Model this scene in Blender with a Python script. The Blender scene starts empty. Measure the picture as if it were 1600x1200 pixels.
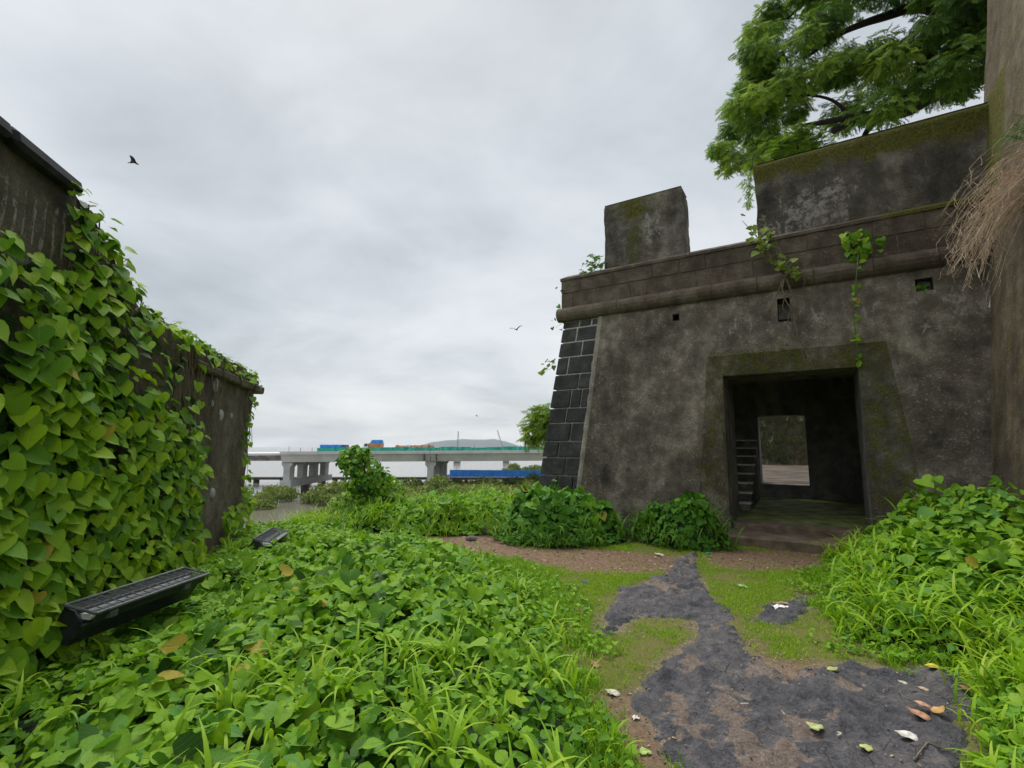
import bpy, bmesh, math, random
import numpy as np
from mathutils import Matrix, Vector
random.seed(7); RNG = np.random.default_rng(11)
SC = bpy.context.scene
COL = SC.collection
D2R = math.radians

# ------------------------------------------------------------------ camera
EYE = 1.6
PITCH = math.atan(97/760.0)
cam = bpy.data.cameras.new('camera'); cam.sensor_width = 36; cam.lens = 36*760/1600.0
cam.clip_start = 0.05; cam.clip_end = 20000
camo = bpy.data.objects.new('camera', cam); COL.objects.link(camo)
camo.location = (0, 0, EYE); camo.rotation_euler = (math.pi/2+PITCH, 0, 0)
SC.camera = camo

# ------------------------------------------------------------------ sky, sun, exposure
SUN_EL, SUN_AZ = D2R(62), D2R(-25)          # azimuth from +Y (view direction), negative = left
wd_ = bpy.data.worlds.new('World'); SC.world = wd_; wd_.use_nodes = True
def build_world(nt):
    nt.nodes.clear(); N = nt.nodes.new; LK = nt.links.new
    out = N('ShaderNodeOutputWorld'); bg = N('ShaderNodeBackground'); bg.inputs['Strength'].default_value = 0.1
    sky = N('ShaderNodeTexSky'); sky.sky_type = 'NISHITA'; sky.sun_disc = False
    sky.sun_elevation = SUN_EL; sky.sun_rotation = SUN_AZ; sky.dust_density = 3.0; sky.air_density = 1.0
    tc = N('ShaderNodeTexCoord'); sep = N('ShaderNodeSeparateXYZ'); LK(tc.outputs['Generated'], sep.inputs[0])
    def math_(op, a, b=None):
        m = N('ShaderNodeMath'); m.operation = op
        for i, v in enumerate((a, b)):
            if v is None: continue
            if isinstance(v, (int, float)): m.inputs[i].default_value = v
            else: LK(v, m.inputs[i])
        return m.outputs[0]
    zz = math_('MAXIMUM', sep.outputs[2], 0.0); zd = math_('ADD', zz, 0.22)
    px = math_('DIVIDE', sep.outputs[0], zd); py = math_('DIVIDE', sep.outputs[1], zd)
    cmb = N('ShaderNodeCombineXYZ'); LK(px, cmb.inputs[0]); LK(py, cmb.inputs[1])
    def noise(scale, det, rough, dist, off):
        mp = N('ShaderNodeMapping'); mp.inputs['Location'].default_value = off; LK(cmb.outputs[0], mp.inputs[0])
        n = N('ShaderNodeTexNoise'); n.inputs['Scale'].default_value = scale; n.inputs['Detail'].default_value = det
        n.inputs['Roughness'].default_value = rough; n.inputs['Distortion'].default_value = dist
        LK(mp.outputs[0], n.inputs['Vector']); return n.outputs['Fac']
    a = noise(0.62, 5, 0.5, 0.6, (3.1, 0.4, 0)); b = noise(1.9, 6, 0.58, 0.4, (8.1, 2.4, 1))
    f = math_('ADD', math_('MULTIPLY', a, 0.72), math_('MULTIPLY', b, 0.28))
    r = N('ShaderNodeValToRGB'); LK(f, r.inputs[0])
    e = r.color_ramp.elements
    e[0].position = 0.33; e[0].color = (0.45, 0.495, 0.535, 1)
    e[1].position = 0.66; e[1].color = (0.98, 0.99, 1.0, 1)
    m1 = r.color_ramp.elements.new(0.48); m1.color = (0.70, 0.745, 0.785, 1)
    sc = N('ShaderNodeVectorMath'); sc.operation = 'SCALE'; LK(r.outputs[0], sc.inputs[0]); sc.inputs['Scale'].default_value = SKY_LEVEL
    mx = N('ShaderNodeMix'); mx.data_type = 'RGBA'; mx.inputs[0].default_value = 0.93
    LK(sky.outputs[0], mx.inputs[6]); LK(sc.outputs[0], mx.inputs[7])
    LK(mx.outputs[2], bg.inputs['Color']); LK(bg.outputs[0], out.inputs[0])
SKY_LEVEL = 4.75
build_world(wd_.node_tree)
sun = bpy.data.lights.new('sun', 'SUN'); sun.energy = 1.5; sun.angle = D2R(35); sun.color = (1.0, 0.96, 0.9)
suno = bpy.data.objects.new('sun', sun); COL.objects.link(suno)
sd = Vector((math.sin(SUN_AZ)*math.cos(SUN_EL), math.cos(SUN_AZ)*math.cos(SUN_EL), math.sin(SUN_EL)))
suno.rotation_euler = sd.to_track_quat('Z', 'Y').to_euler(); suno.location = (0, 0, 60)
SC.view_settings.view_transform = 'Standard'; SC.view_settings.look = 'None'
SC.view_settings.gamma = 1.0; SC.view_settings.use_curve_mapping = False
SC.view_settings.exposure = 1.0
SC.render.engine = 'CYCLES'
cy = SC.cycles
cy.use_denoising = True; cy.max_bounces = 7; cy.diffuse_bounces = 4; cy.glossy_bounces = 3
cy.transmission_bounces = 4; cy.volume_bounces = 1; cy.transparent_max_bounces = 8

# ------------------------------------------------------------------ pixel rays, noise, polygons
FPX = 760.0
FWD = np.array([0, math.cos(PITCH), math.sin(PITCH)]); UPV = np.array([0, -math.sin(PITCH), math.cos(PITCH)])
CAM = np.array([0, 0, EYE])
def ray(u, v): return np.array([1.0, 0, 0])*(u-800)/FPX + FWD + UPV*(600-v)/FPX
def gp(u, v, z=0.0):
    d = ray(u, v); return CAM + d*((z-EYE)/d[2])
def plan(pts, z=0.0): return np.array([gp(u, v, z)[:2] for u, v in pts])
def proj(P):
    q = np.asarray(P, float)-CAM; z = q@FWD; z = np.where(z < 0.05, 0.05, z)
    return 800+FPX*q[..., 0]/z, 600-FPX*(q@UPV)/z, q@FWD
def _hash(ix, iy, iz):
    h = (ix*374761393 + iy*668265263 + iz*2147483647) & 0xffffffff
    h = ((h ^ (h >> 13))*1274126177) & 0xffffffff
    return ((h ^ (h >> 16)) & 0xffff)/65535.0
def vnoise(P):
    P = np.asarray(P, float); i = np.floor(P).astype(np.int64); f = P-i; f = f*f*(3-2*f); r = 0
    for dx in (0, 1):
        for dy in (0, 1):
            for dz in (0, 1):
                w = (f[:, 0] if dx else 1-f[:, 0])*(f[:, 1] if dy else 1-f[:, 1])*(f[:, 2] if dz else 1-f[:, 2])
                r = r + w*_hash(i[:, 0]+dx, i[:, 1]+dy, i[:, 2]+dz)
    return r
def fbm(P, scale=1.0, octv=4, seed=0.0):
    P = np.asarray(P, float)
    if P.shape[1] == 2: P = np.c_[P, np.zeros(len(P))]
    P = P*scale + seed*17.3; a = 0.5; r = 0; t = 0
    for k in range(octv):
        r = r + a*vnoise(P); t += a; a *= 0.5; P = P*2.03+5.1
    return r/t
from mathutils import noise as MN
def f1(x, y, z, scale=1.0, octv=4, seed=0.0):
    """one-point version of fbm"""
    return 0.5+0.42*MN.fractal((x*scale+seed*17.3, y*scale+seed*7.1, z*scale+seed), 1.0, 2.0, octv)
def sstep(x, a, b):
    t = np.clip((x-a)/(b-a), 0, 1); return t*t*(3-2*t)
def sdist(P, poly):
    """signed distance to a plan polygon, positive inside"""
    P = np.asarray(P, float)[:, :2]; n = len(poly); d = np.full(len(P), 1e9); ins = np.zeros(len(P), bool)
    for k in range(n):
        a = poly[k]; b = poly[(k+1) % n]; e = b-a; w = P-a
        t = np.clip((w@e)/(e@e+1e-12), 0, 1); d = np.minimum(d, np.linalg.norm(w-t[:, None]*e, axis=1))
        if a[1] != b[1]:
            c = (a[1] > P[:, 1]) != (b[1] > P[:, 1])
            ins ^= c & (P[:, 0] < (b[0]-a[0])*(P[:, 1]-a[1])/(b[1]-a[1])+a[0])
    return np.where(ins, d, -d)
def nrm(v): return v/np.maximum(np.linalg.norm(v, axis=-1, keepdims=True), 1e-9)

# ------------------------------------------------------------------ node materials
class NT:
    def __init__(s, name):
        s.m = bpy.data.materials.new(name); s.m.use_nodes = True; s.t = s.m.node_tree; s.t.nodes.clear()
        s.out = s.n('ShaderNodeOutputMaterial')
    def n(s, k): return s.t.nodes.new(k)
    def l(s, a, b): s.t.links.new(a, b)
    def put(s, sock, v):
        if isinstance(v, bpy.types.NodeSocket): s.l(v, sock)
        elif isinstance(v, (tuple, list)) and len(v) == 3 and sock.type == 'RGBA': sock.default_value = (*v, 1)
        else: sock.default_value = v
    def math(s, op, a, b=0.0, c=None, clamp=False):
        m = s.n('ShaderNodeMath'); m.operation = op; m.use_clamp = clamp; s.put(m.inputs[0], a); s.put(m.inputs[1], b)
        if c is not None: s.put(m.inputs[2], c)
        return m.outputs[0]
    def mix(s, f, a, b, mode='MIX'):
        m = s.n('ShaderNodeMix'); m.data_type = 'RGBA'; m.blend_type = mode
        s.put(m.inputs[0], f); s.put(m.inputs[6], a); s.put(m.inputs[7], b); return m.outputs[2]
    def coord(s, scale=(1, 1, 1), kind='Object'):
        tc = s.n('ShaderNodeTexCoord'); mp = s.n('ShaderNodeMapping'); mp.inputs['Scale'].default_value = scale
        s.l(tc.outputs[kind], mp.inputs[0]); return mp.outputs[0]
    def noise(s, vec, scale, det=5, rough=0.55, dist=0.0):
        n = s.n('ShaderNodeTexNoise'); n.inputs['Scale'].default_value = scale; n.inputs['Detail'].default_value = det
        n.inputs['Roughness'].default_value = rough; n.inputs['Distortion'].default_value = dist
        s.l(vec, n.inputs['Vector']); return n.outputs['Fac']
    def voro(s, vec, scale, feat='F1'):
        n = s.n('ShaderNodeTexVoronoi'); n.feature = feat; n.inputs['Scale'].default_value = scale; s.l(vec, n.inputs['Vector'])
        return n.outputs['Distance']
    def ramp(s, f, stops):
        r = s.n('ShaderNodeValToRGB'); s.l(f, r.inputs[0]); e = r.color_ramp.elements
        while len(e) < len(stops): e.new(0.5)
        for k, (p, c) in enumerate(stops):
            e[k].position = p; e[k].color = (*c, 1) if len(c) == 3 else c
        return r.outputs[0]
    def step(s, f, a, b):
        m = s.n('ShaderNodeMapRange'); m.interpolation_type = 'SMOOTHSTEP'; s.put(m.inputs[0], f)
        m.inputs[1].default_value = a; m.inputs[2].default_value = b; return m.outputs[0]
    def attr(s, name, out='Fac'):
        a = s.n('ShaderNodeAttribute'); a.attribute_name = name; return a.outputs[out]
    def bump(s, h, strength=0.5, dist=0.02):
        b = s.n('ShaderNodeBump'); b.inputs['Strength'].default_value = strength; b.inputs['Distance'].default_value = dist
        s.l(h, b.inputs['Height']); return b.outputs[0]
    def bsdf(s, col, rough=0.8, normal=None, metal=0.0, spec=0.4):
        b = s.n('ShaderNodeBsdfPrincipled'); s.put(b.inputs['Base Color'], col); s.put(b.inputs['Roughness'], rough)
        b.inputs['Metallic'].default_value = metal; b.inputs['Specular IOR Level'].default_value = spec
        if normal is not None: s.l(normal, b.inputs['Normal'])
        return b
    def done(s, sh): s.l(sh.outputs[0] if hasattr(sh, 'outputs') else sh, s.out.inputs[0]); return s.m

def simple(name, col, rough=0.6, metal=0.0, vary=0.25, scale=8, bump=0.2, spec=0.4):
    t = NT(name); v = t.coord(); n = t.noise(v, scale, 6); f = t.noise(v, scale*6, 4)
    c = t.mix(t.step(n, 0.3, 0.7), tuple(x*(1-vary) for x in col), tuple(min(1, x*(1+vary)) for x in col))
    c = t.mix(t.math('MULTIPLY', t.step(f, 0.5, 0.75), vary), c, tuple(x*0.55 for x in col))
    return t.done(t.bsdf(c, rough, t.bump(f, bump, 0.01), metal, spec))

def plaster(name, dark, mid, light, moss_amt=0.0, red=0.5):
    """weathered lime plaster; vertex masks: mask.r moss, mask.g pale scars, mask.b soot"""
    t = NT(name); v = t.coord(); vs = t.coord((2.4, 2.4, 0.8))
    big = t.noise(v, 0.7, 6, 0.6, 0.4); med = t.noise(v, 3.5, 7, 0.65); fine = t.noise(v, 13, 6, 0.72); grit = t.noise(v, 34, 4, 0.75)
    st = t.noise(vs, 1.5, 5, 0.6, 0.2)
    f = t.math('ADD', t.math('MULTIPLY', big, 0.36), t.math('ADD', t.math('MULTIPLY', st, 0.24), t.math('MULTIPLY', med, 0.40)))
    c = t.ramp(f, [(0.36, dark), (0.50, mid), (0.63, light)])
    c = t.mix(t.math('MULTIPLY', t.step(t.noise(v, 1.9, 4), 0.52, 0.7), 0.35*red), c, (0.17, 0.105, 0.075))       # reddish bleed
    spk = t.math('MULTIPLY', t.step(grit, 0.55, 0.68), t.step(med, 0.36, 0.6))
    c = t.mix(t.math('MULTIPLY', spk, 0.6), c, tuple(min(1, x*1.9) for x in light))                                # sand grains
    pit = t.step(fine, 0.38, 0.28); c = t.mix(t.math('MULTIPLY', pit, 0.7), c, tuple(x*0.35 for x in dark))
    mk = t.n('ShaderNodeAttribute'); mk.attribute_name = 'mask'
    sp = t.n('ShaderNodeSeparateColor'); t.l(mk.outputs['Color'], sp.inputs[0])
    def brk(ch, lo, hi, n, amp=2.4):                                      # break the mask's edge with noise
        return t.step(t.math('ADD', ch, t.math('MULTIPLY', t.math('SUBTRACT', n, 0.5), amp)), lo, hi)
    darkening = brk(sp.outputs[2], 0.15, 0.95, t.noise(t.coord((1.6, 1.6, 0.8)), 2.4, 7, 0.7), 1.8)
    c = t.mix(t.math('MULTIPLY', darkening, 0.62), c, (0.022, 0.021, 0.020))  # mask.b blends the plaster towards near-black
    pale = t.math('MULTIPLY', brk(sp.outputs[1], 0.62, 0.80, t.noise(t.coord((2.6, 2.6, 1.1)), 2.3, 7, 0.7, 0.6)), t.step(t.noise(v, 9, 6, 0.8), 0.42, 0.58))
    c = t.mix(t.math('MULTIPLY', pale, 0.75), c, (0.42, 0.40, 0.36))
    mo = t.math('ADD', brk(sp.outputs[0], 0.3, 0.95, t.noise(v, 4.5, 7, 0.72), 2.0), t.math('MULTIPLY', t.step(t.noise(v, 1.6, 6, 0.7), 0.55, 0.75), moss_amt), clamp=True)
    mcol = t.ramp(t.noise(v, 30, 4, 0.7), [(0.3, (0.035, 0.038, 0.008)), (0.55, (0.115, 0.115, 0.017)), (0.75, (0.22, 0.215, 0.035))])
    c = t.mix(t.math('MULTIPLY', mo, t.step(fine, 0.2, 0.5)), c, mcol)
    h = t.math('ADD', t.math('MULTIPLY', fine, 0.6), t.math('ADD', t.math('MULTIPLY', med, 0.9), t.math('MULTIPLY', grit, 0.35)))
    return t.done(t.bsdf(c, 0.92, t.bump(h, 0.9, 0.05), 0, 0.25))

def leafmat(name, cols, own=False, trans=0.36, rough=0.55, veins=True, spots=0.0):
    t = NT(name)
    if own:
        oi = t.n('ShaderNodeObjectInfo'); r = oi.outputs['Random']
    else: r = t.attr('rnd')
    c = t.ramp(r, [(k/(len(cols)-1.0), q) for k, q in enumerate(cols)])
    if own: c = t.mix(t.step(t.math('FRACT', t.math('MULTIPLY', r, 37.7)), 0.975, 0.98), c, (0.48, 0.40, 0.05))
    a = t.n('ShaderNodeAttribute'); a.attribute_name = 'lc'
    s = t.n('ShaderNodeSeparateXYZ'); t.l(a.outputs['Vector'], s.inputs[0])
    nrmn = None
    if veins:
        ax = t.math('ABSOLUTE', s.outputs[0])
        mid = t.step(ax, 0.045, 0.008)
        side = t.math('SINE', t.math('MULTIPLY', t.math('SUBTRACT', s.outputs[1], t.math('MULTIPLY', ax, 0.75)), 40.0))
        side = t.math('MULTIPLY', t.step(side, 0.86, 1.0), 0.6)
        v = t.math('MAXIMUM', mid, side)
        c = t.mix(t.math('MULTIPLY', v, 0.42), c, t.mix(0.5, c, (0.36, 0.5, 0.16)))
        nrmn = t.bump(t.math('ADD', t.math('MULTIPLY', v, -1.0), t.noise(a.outputs['Vector'], 9, 2)), 0.35, 0.006)
        blot = t.noise(t.coord((1, 1, 1), 'Object'), 22, 4, 0.6)
        c = t.mix(t.math('MULTIPLY', t.step(blot, 0.45, 0.75), 0.3), c, tuple(q*0.6 for q in cols[0]))
    b = t.bsdf(c, rough, nrmn, 0, 0.22)
    tr = t.n('ShaderNodeBsdfTranslucent'); t.put(tr.inputs[0], t.mix(1.0, c, (1.0, 1.0, 0.45), 'MULTIPLY'))
    m = t.n('ShaderNodeMixShader'); m.inputs[0].default_value = trans
    t.l(b.outputs[0], m.inputs[1]); t.l(tr.outputs[0], m.inputs[2])
    return t.done(m)

# ------------------------------------------------------------------ meshes and objects
def link(o, parent=None):
    COL.objects.link(o)
    if parent is not None: o.parent = parent
    return o
def tag(o, label=None, cat=None, group=None, kind=None):
    for k, v in (('label', label), ('category', cat), ('group', group), ('kind', kind)):
        if v: o[k] = v
    return o
ORG = {}
def thing(name, label, cat, loc, group=None):
    o = bpy.data.objects.new(name, None); o.empty_display_size = 0.2; o.location = loc
    link(o); tag(o, label, cat, group); ORG[o.name] = np.array(loc, float); return o
def mesh_np(name, V, Fc, mat=None, attrs=None, smooth=True):
    """V (n,3), Fc (m,k) uniform polygons"""
    V = np.asarray(V, np.float32); Fc = np.asarray(Fc, np.int32); me = bpy.data.meshes.new(name)
    m, k = Fc.shape; me.vertices.add(len(V)); me.vertices.foreach_set('co', V.ravel())
    me.loops.add(m*k); me.loops.foreach_set('vertex_index', Fc.ravel())
    me.polygons.add(m); me.polygons.foreach_set('loop_start', np.arange(0, m*k, k, dtype=np.int32))
    me.polygons.foreach_set('loop_total', np.full(m, k, np.int32))
    me.polygons.foreach_set('use_smooth', np.full(m, smooth, bool))
    for an, (kind, data) in (attrs or {}).items():
        a = me.attributes.new(an, kind, 'POINT')
        a.data.foreach_set({'FLOAT': 'value', 'FLOAT_VECTOR': 'vector', 'FLOAT_COLOR': 'color'}[kind], np.asarray(data, np.float32).ravel())
    if mat: me.materials.append(mat)
    me.update(calc_edges=True); me.validate(); return me
def origin(parent):
    while parent is not None and parent.name not in ORG: parent = parent.parent
    return ORG[parent.name] if parent is not None else np.zeros(3)
def obj_np(name, V, Fc, mat, parent=None, attrs=None, smooth=True, kind=None, label=None, cat=None):
    V = np.asarray(V, float)-origin(parent)
    o = bpy.data.objects.new(name, mesh_np(name, V, Fc, mat, attrs, smooth)); link(o, parent); return tag(o, label, cat, None, kind)
class MB:
    """collects boxes, tubes and patches in world space; build() links them as one mesh object"""
    def __init__(s): s.v = []; s.f = []; s.m = []
    def add(s, V, F, mask=None):
        o = len(s.v); V = [tuple(map(float, p)) for p in V]; s.v += V; s.f += [tuple(i+o for i in q) for q in F]
        s.m += [tuple(q) for q in mask] if mask is not None else [(0, 0, 0)]*len(V)
        return s
    def hexa(s, P):     # 8 points, bottom ring then top ring
        return s.add(P, [(3, 2, 1, 0), (4, 5, 6, 7), (0, 1, 5, 4), (1, 2, 6, 5), (2, 3, 7, 6), (3, 0, 4, 7)])
    def box(s, c, h, R=None):
        c = np.array(c, float); X, Y, Z = (np.eye(3) if R is None else np.array(R))
        P = []
        for z in (-1, 1):
            for x, y in ((-1, -1), (1, -1), (1, 1), (-1, 1)): P.append(c+X*x*h[0]+Y*y*h[1]+Z*z*h[2])
        return s.hexa(P)
    def tube(s, pts, rad, n=6, cap=True):
        pts = np.array(pts, float); rad = np.broadcast_to(np.array(rad, float), (len(pts),)); V = []; F = []
        T = np.gradient(pts, axis=0); T = nrm(T); u = np.array([0.31, 0.2, 0.93]); 
        for k, p in enumerate(pts):
            a = np.cross(T[k], u)
            if np.linalg.norm(a) < 0.1: a = np.cross(T[k], [1, 0, 0.2])
            a = a/np.linalg.norm(a); b = np.cross(T[k], a)
            for j in range(n):
                q = 2*math.pi*j/n; V.append(p+rad[k]*(a*math.cos(q)+b*math.sin(q)))
        for k in range(len(pts)-1):
            for j in range(n): F.append((k*n+j, k*n+(j+1) % n, (k+1)*n+(j+1) % n, (k+1)*n+j))
        if cap: F.append(tuple(range(n-1, -1, -1))); F.append(tuple((len(pts)-1)*n+j for j in range(n)))
        return s.add(V, F)
    def prism(s, poly, ax0, ax1):   # poly: list of 3d points, extruded from +ax0 to +ax1 offsets
        n = len(poly); A = [np.array(p)+ax0 for p in poly]; B = [np.array(p)+ax1 for p in poly]
        return s.add(A+B, [tuple(range(n-1, -1, -1)), tuple(range(n, 2*n))]+[(k, (k+1) % n, n+(k+1) % n, n+k) for k in range(n)])
    def grid(s, G, mask=None, skip=None):
        G = np.asarray(G); a, b = G.shape[:2]; F = []
        for i in range(a-1):
            for j in range(b-1):
                if skip is not None and skip[i, j]: continue
                F.append((i*b+j, i*b+j+1, (i+1)*b+j+1, (i+1)*b+j))
        return s.add(G.reshape(-1, 3), F, None if mask is None else np.asarray(mask).reshape(-1, 3))
    def build(s, name, mat, parent=None, bevel=0.0, smooth=False, kind=None, label=None, cat=None, group=None, loc=None, fixn=False):
        og = origin(parent) if loc is None else np.array(loc, float)
        me = bpy.data.meshes.new(name); me.from_pydata([tuple(np.array(p)-og) for p in s.v], [], s.f)
        if any(any(q) for q in s.m):
            a = me.attributes.new('mask', 'FLOAT_COLOR', 'POINT')
            a.data.foreach_set('color', np.c_[np.array(s.m, np.float32), np.ones(len(s.m), np.float32)].ravel().astype(np.float32))
        if bevel > 0 or fixn:
            bm = bmesh.new(); bm.from_mesh(me)
            bmesh.ops.recalc_face_normals(bm, faces=bm.faces)
            if bevel > 0: bmesh.ops.bevel(bm, geom=bm.edges[:], offset=bevel, segments=1, affect='EDGES', profile=0.5, clamp_overlap=True)
            bm.to_mesh(me); bm.free()
        if smooth: me.polygons.foreach_set('use_smooth', [True]*len(me.polygons))
        me.materials.append(mat); me.update()
        o = bpy.data.objects.new(name, me)
        if loc is not None: o.location = loc
        link(o, parent); return tag(o, label, cat, group, kind)

# ------------------------------------------------------------------ leaf templates: (verts, quads); lc = leaf coordinates
HEART_O = [(0, 0.02), (0.20, -0.15), (0.42, -0.10), (0.54, 0.12), (0.50, 0.38), (0.32, 0.66), (0, 1.0)]
def make_leaf(outl, fold, droop, wave):
    """quad fan: midrib strip against outline, tip as a degenerate-free triangle split into quads"""
    o = np.array(outl, float); n = len(o)-2            # n outline points between notch and tip
    mids = np.linspace(o[0, 1], 0.72, n); V = [(0, y) for y in mids]+[(0, 1.0)]
    F = []
    for si, sgn in enumerate((1, -1)):
        b = len(V); V += [(sgn*p[0], p[1]) for p in o[1:-1]]
        for k in range(n-1):
            f = (k, b+k, b+k+1, k+1); F.append(f if sgn > 0 else f[::-1])
        e = o[-2]; V.append((sgn*e[0]*0.45, e[1]*0.45+0.55)); f = (n-1, b+n-1, len(V)-1, n)
        F.append(f if sgn > 0 else f[::-1])
    V = np.array(V); x, y = V[:, 0], V[:, 1]
    z = fold*np.abs(x)-droop*np.clip(y, 0, None)**2+wave*np.sin(x*13+y*9)
    return np.c_[x, y, z], np.array(F), np.c_[x, y, 0*x]
HEART = [make_leaf(HEART_O, f, d, w) for f, d, w in ((0.25, 0.22, 0.03), (0.1, 0.35, 0.045), (0.35, 0.12, 0.03))]
OVAL_O = [(0, 0.0), (0.18, 0.06), (0.34, 0.28), (0.33, 0.52), (0.2, 0.78), (0, 1.0)]
OVAL = [make_leaf(OVAL_O, f, d, w) for f, d, w in ((0.25, 0.25, 0.02), (0.1, 0.4, 0.03))]
SMALL_O = [(0, 0.0), (0.3, 0.25), (0.26, 0.62), (0, 1.0)]
SMALL = [make_leaf(SMALL_O, 0.2, 0.2, 0)]
DIAMOND = [(np.array([(0, 0, 0), (0.22, 0.45, 0.03), (0, 1, -0.12), (-0.22, 0.45, 0.03)], float), np.array([(0, 1, 2, 3)]),
            np.array([(0, 0, 0), (0.22, 0.45, 0), (0, 1, 0), (-0.22, 0.45, 0)], float))]
def frond_tpl(pairs=6, w=0.5):
    V = []; F = []; L = []
    for k in range(pairs*2+1):
        if k == pairs*2: base = np.array([0, 0.86, -0.1]); d = np.array([0, 1, -0.3]); ln = 0.3
        else:
            s = 1 if k % 2 else -1; y = 0.16+0.68*(k//2)/(pairs-1); base = np.array([0, y, -0.22*y*y])
            ln = 0.36*(1-0.35*abs(y-0.45)); d = nrm(np.array([s*0.85, 0.55, -0.25]))
        d = d/np.linalg.norm(d); sd_ = np.cross(d, [0, 0, 1]); sd_ = sd_/np.linalg.norm(sd_); o = len(V)
        for a, b in ((0, 0), (0.45, 0.15), (1, 0), (0.45, -0.15)):
            V.append(base+d*ln*a+sd_*ln*b*1.3+np.array([0, 0, -0.25*ln*a*a])); L.append((b, a, 0))
        F.append((o, o+1, o+2, o+3))
    return np.array(V), np.array(F), np.array(L)
FROND = [frond_tpl(6), frond_tpl(5)]
def blade_tpl(bend, seg=3):
    V = []; F = []; L = []
    for k in range(seg+1):
        t = k/seg; ang = bend*t; w = 0.5*(1-t**1.6)*(0.6+0.8*min(1, t*3))*1.0+0.02
        y, z = (1-math.cos(ang))/bend, math.sin(ang)/bend          # grows along +Z and bends to +Y
        V += [(-w, y, z), (w, y, z)]
        L += [(-0.5, t, 0), (0.5, t, 0)]
    for k in range(seg): F.append((2*k, 2*k+1, 2*k+3, 2*k+2))
    return np.array(V, float), np.array(F), np.array(L, float)
BLADE = [blade_tpl(0.7), blade_tpl(1.5), blade_tpl(2.3)]
BLADES_ = [blade_tpl(0.8, 2), blade_tpl(1.4, 2)]
LONG = [blade_tpl(1.4, 6), blade_tpl(2.1, 6), blade_tpl(2.7, 6)]

def frames(n_, t_):
    """rows: leaf x, y(tip), z(normal)"""
    z = nrm(n_); y = nrm(t_-np.sum(t_*z, 1, keepdims=True)*z); x = np.cross(y, z); return x, y, z
def scatter(tpls, P, X, Y, Z, S, rnd):
    """returns joined verts, quads, attrs for leaves placed at P with axes X,Y,Z and scale S (n,) or (n,3)"""
    P = np.asarray(P); S = np.asarray(S, float)
    if S.ndim == 1: S = np.repeat(S[:, None], 3, 1)
    if len(P) == 0: return None
    which = RNG.integers(0, len(tpls), len(P)); VV = []; FF = []; RR = []; LL = []; off = 0
    for w, (tv, tf, tl) in enumerate(tpls):
        ix = np.nonzero(which == w)[0]
        if len(ix) == 0: continue
        sv = tv[None]*S[ix][:, None, :]
        V = P[ix][:, None]+sv[..., 0:1]*X[ix][:, None]+sv[..., 1:2]*Y[ix][:, None]+sv[..., 2:3]*Z[ix][:, None]
        n, k = V.shape[:2]
        VV.append(V.reshape(-1, 3)); FF.append((tf[None]+(np.arange(n)*k)[:, None, None]+off).reshape(-1, tf.shape[1]))
        RR.append(np.repeat(rnd[ix], k)); LL.append(np.tile(tl, (n, 1))); off += n*k
    return np.concatenate(VV), np.concatenate(FF), {'rnd': ('FLOAT', np.concatenate(RR)), 'lc': ('FLOAT_VECTOR', np.concatenate(LL))}
def join(parts):
    V = []; F = []; R = []; L = []; o = 0
    for v, f, a in parts:
        V.append(v); F.append(f+o); o += len(v); R.append(a['rnd'][1]); L.append(a['lc'][1])
    return np.concatenate(V), np.concatenate(F), {'rnd': ('FLOAT', np.concatenate(R)), 'lc': ('FLOAT_VECTOR', np.concatenate(L))}
TPLMESH = {}
def leaf_objects(parent, tpls, key, mat, P, X, Y, Z, S, name='leaf'):
    og = origin(parent)
    if key not in TPLMESH:
        TPLMESH[key] = [mesh_np('leaf_mesh', tv, tf, mat, {'lc': ('FLOAT_VECTOR', tl)}) for tv, tf, tl in tpls]
    ms = TPLMESH[key]
    for k in range(len(P)):
        o = bpy.data.objects.new(name, ms[k % len(ms)]); COL.objects.link(o); o.parent = parent
        M = Matrix.Identity(4); s = S[k]
        for r in range(3):
            M[r][0] = X[k][r]*s; M[r][1] = Y[k][r]*s; M[r][2] = Z[k][r]*s; M[r][3] = P[k][r]-og[r]
        o.matrix_basis = M
def foliage(parent, tpls, key, mat_own, mat_all, P, X, Y, Z, S, rnd, nparts, prefer=None, rest_name='foliage', extra=None):
    """the nparts leaves that show largest become leaf objects, the rest one stuff part"""
    u, v, d = proj(P); ok = (u > -20) & (u < 1620) & (v > -20) & (v < 1220) & (d > 0.3)
    sc = np.where(ok, S/np.maximum(d, 0.3), 0)
    if prefer is not None: sc = sc*prefer
    order = np.argsort(-sc); big = order[:nparts]; rest = order[nparts:]
    leaf_objects(parent, tpls, key, mat_own, P[big], X[big], Y[big], Z[big], S[big])
    parts = [scatter(tpls, P[rest], X[rest], Y[rest], Z[rest], S[rest], rnd[rest])]+(extra or [])
    parts = [p for p in parts if p is not None]
    if not parts: return None
    V, F, A = join(parts)
    return obj_np(rest_name, V, F, mat_all, parent, A, True, 'stuff')

# ================================================================== THE SETTING
SEA = -9.5
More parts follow.
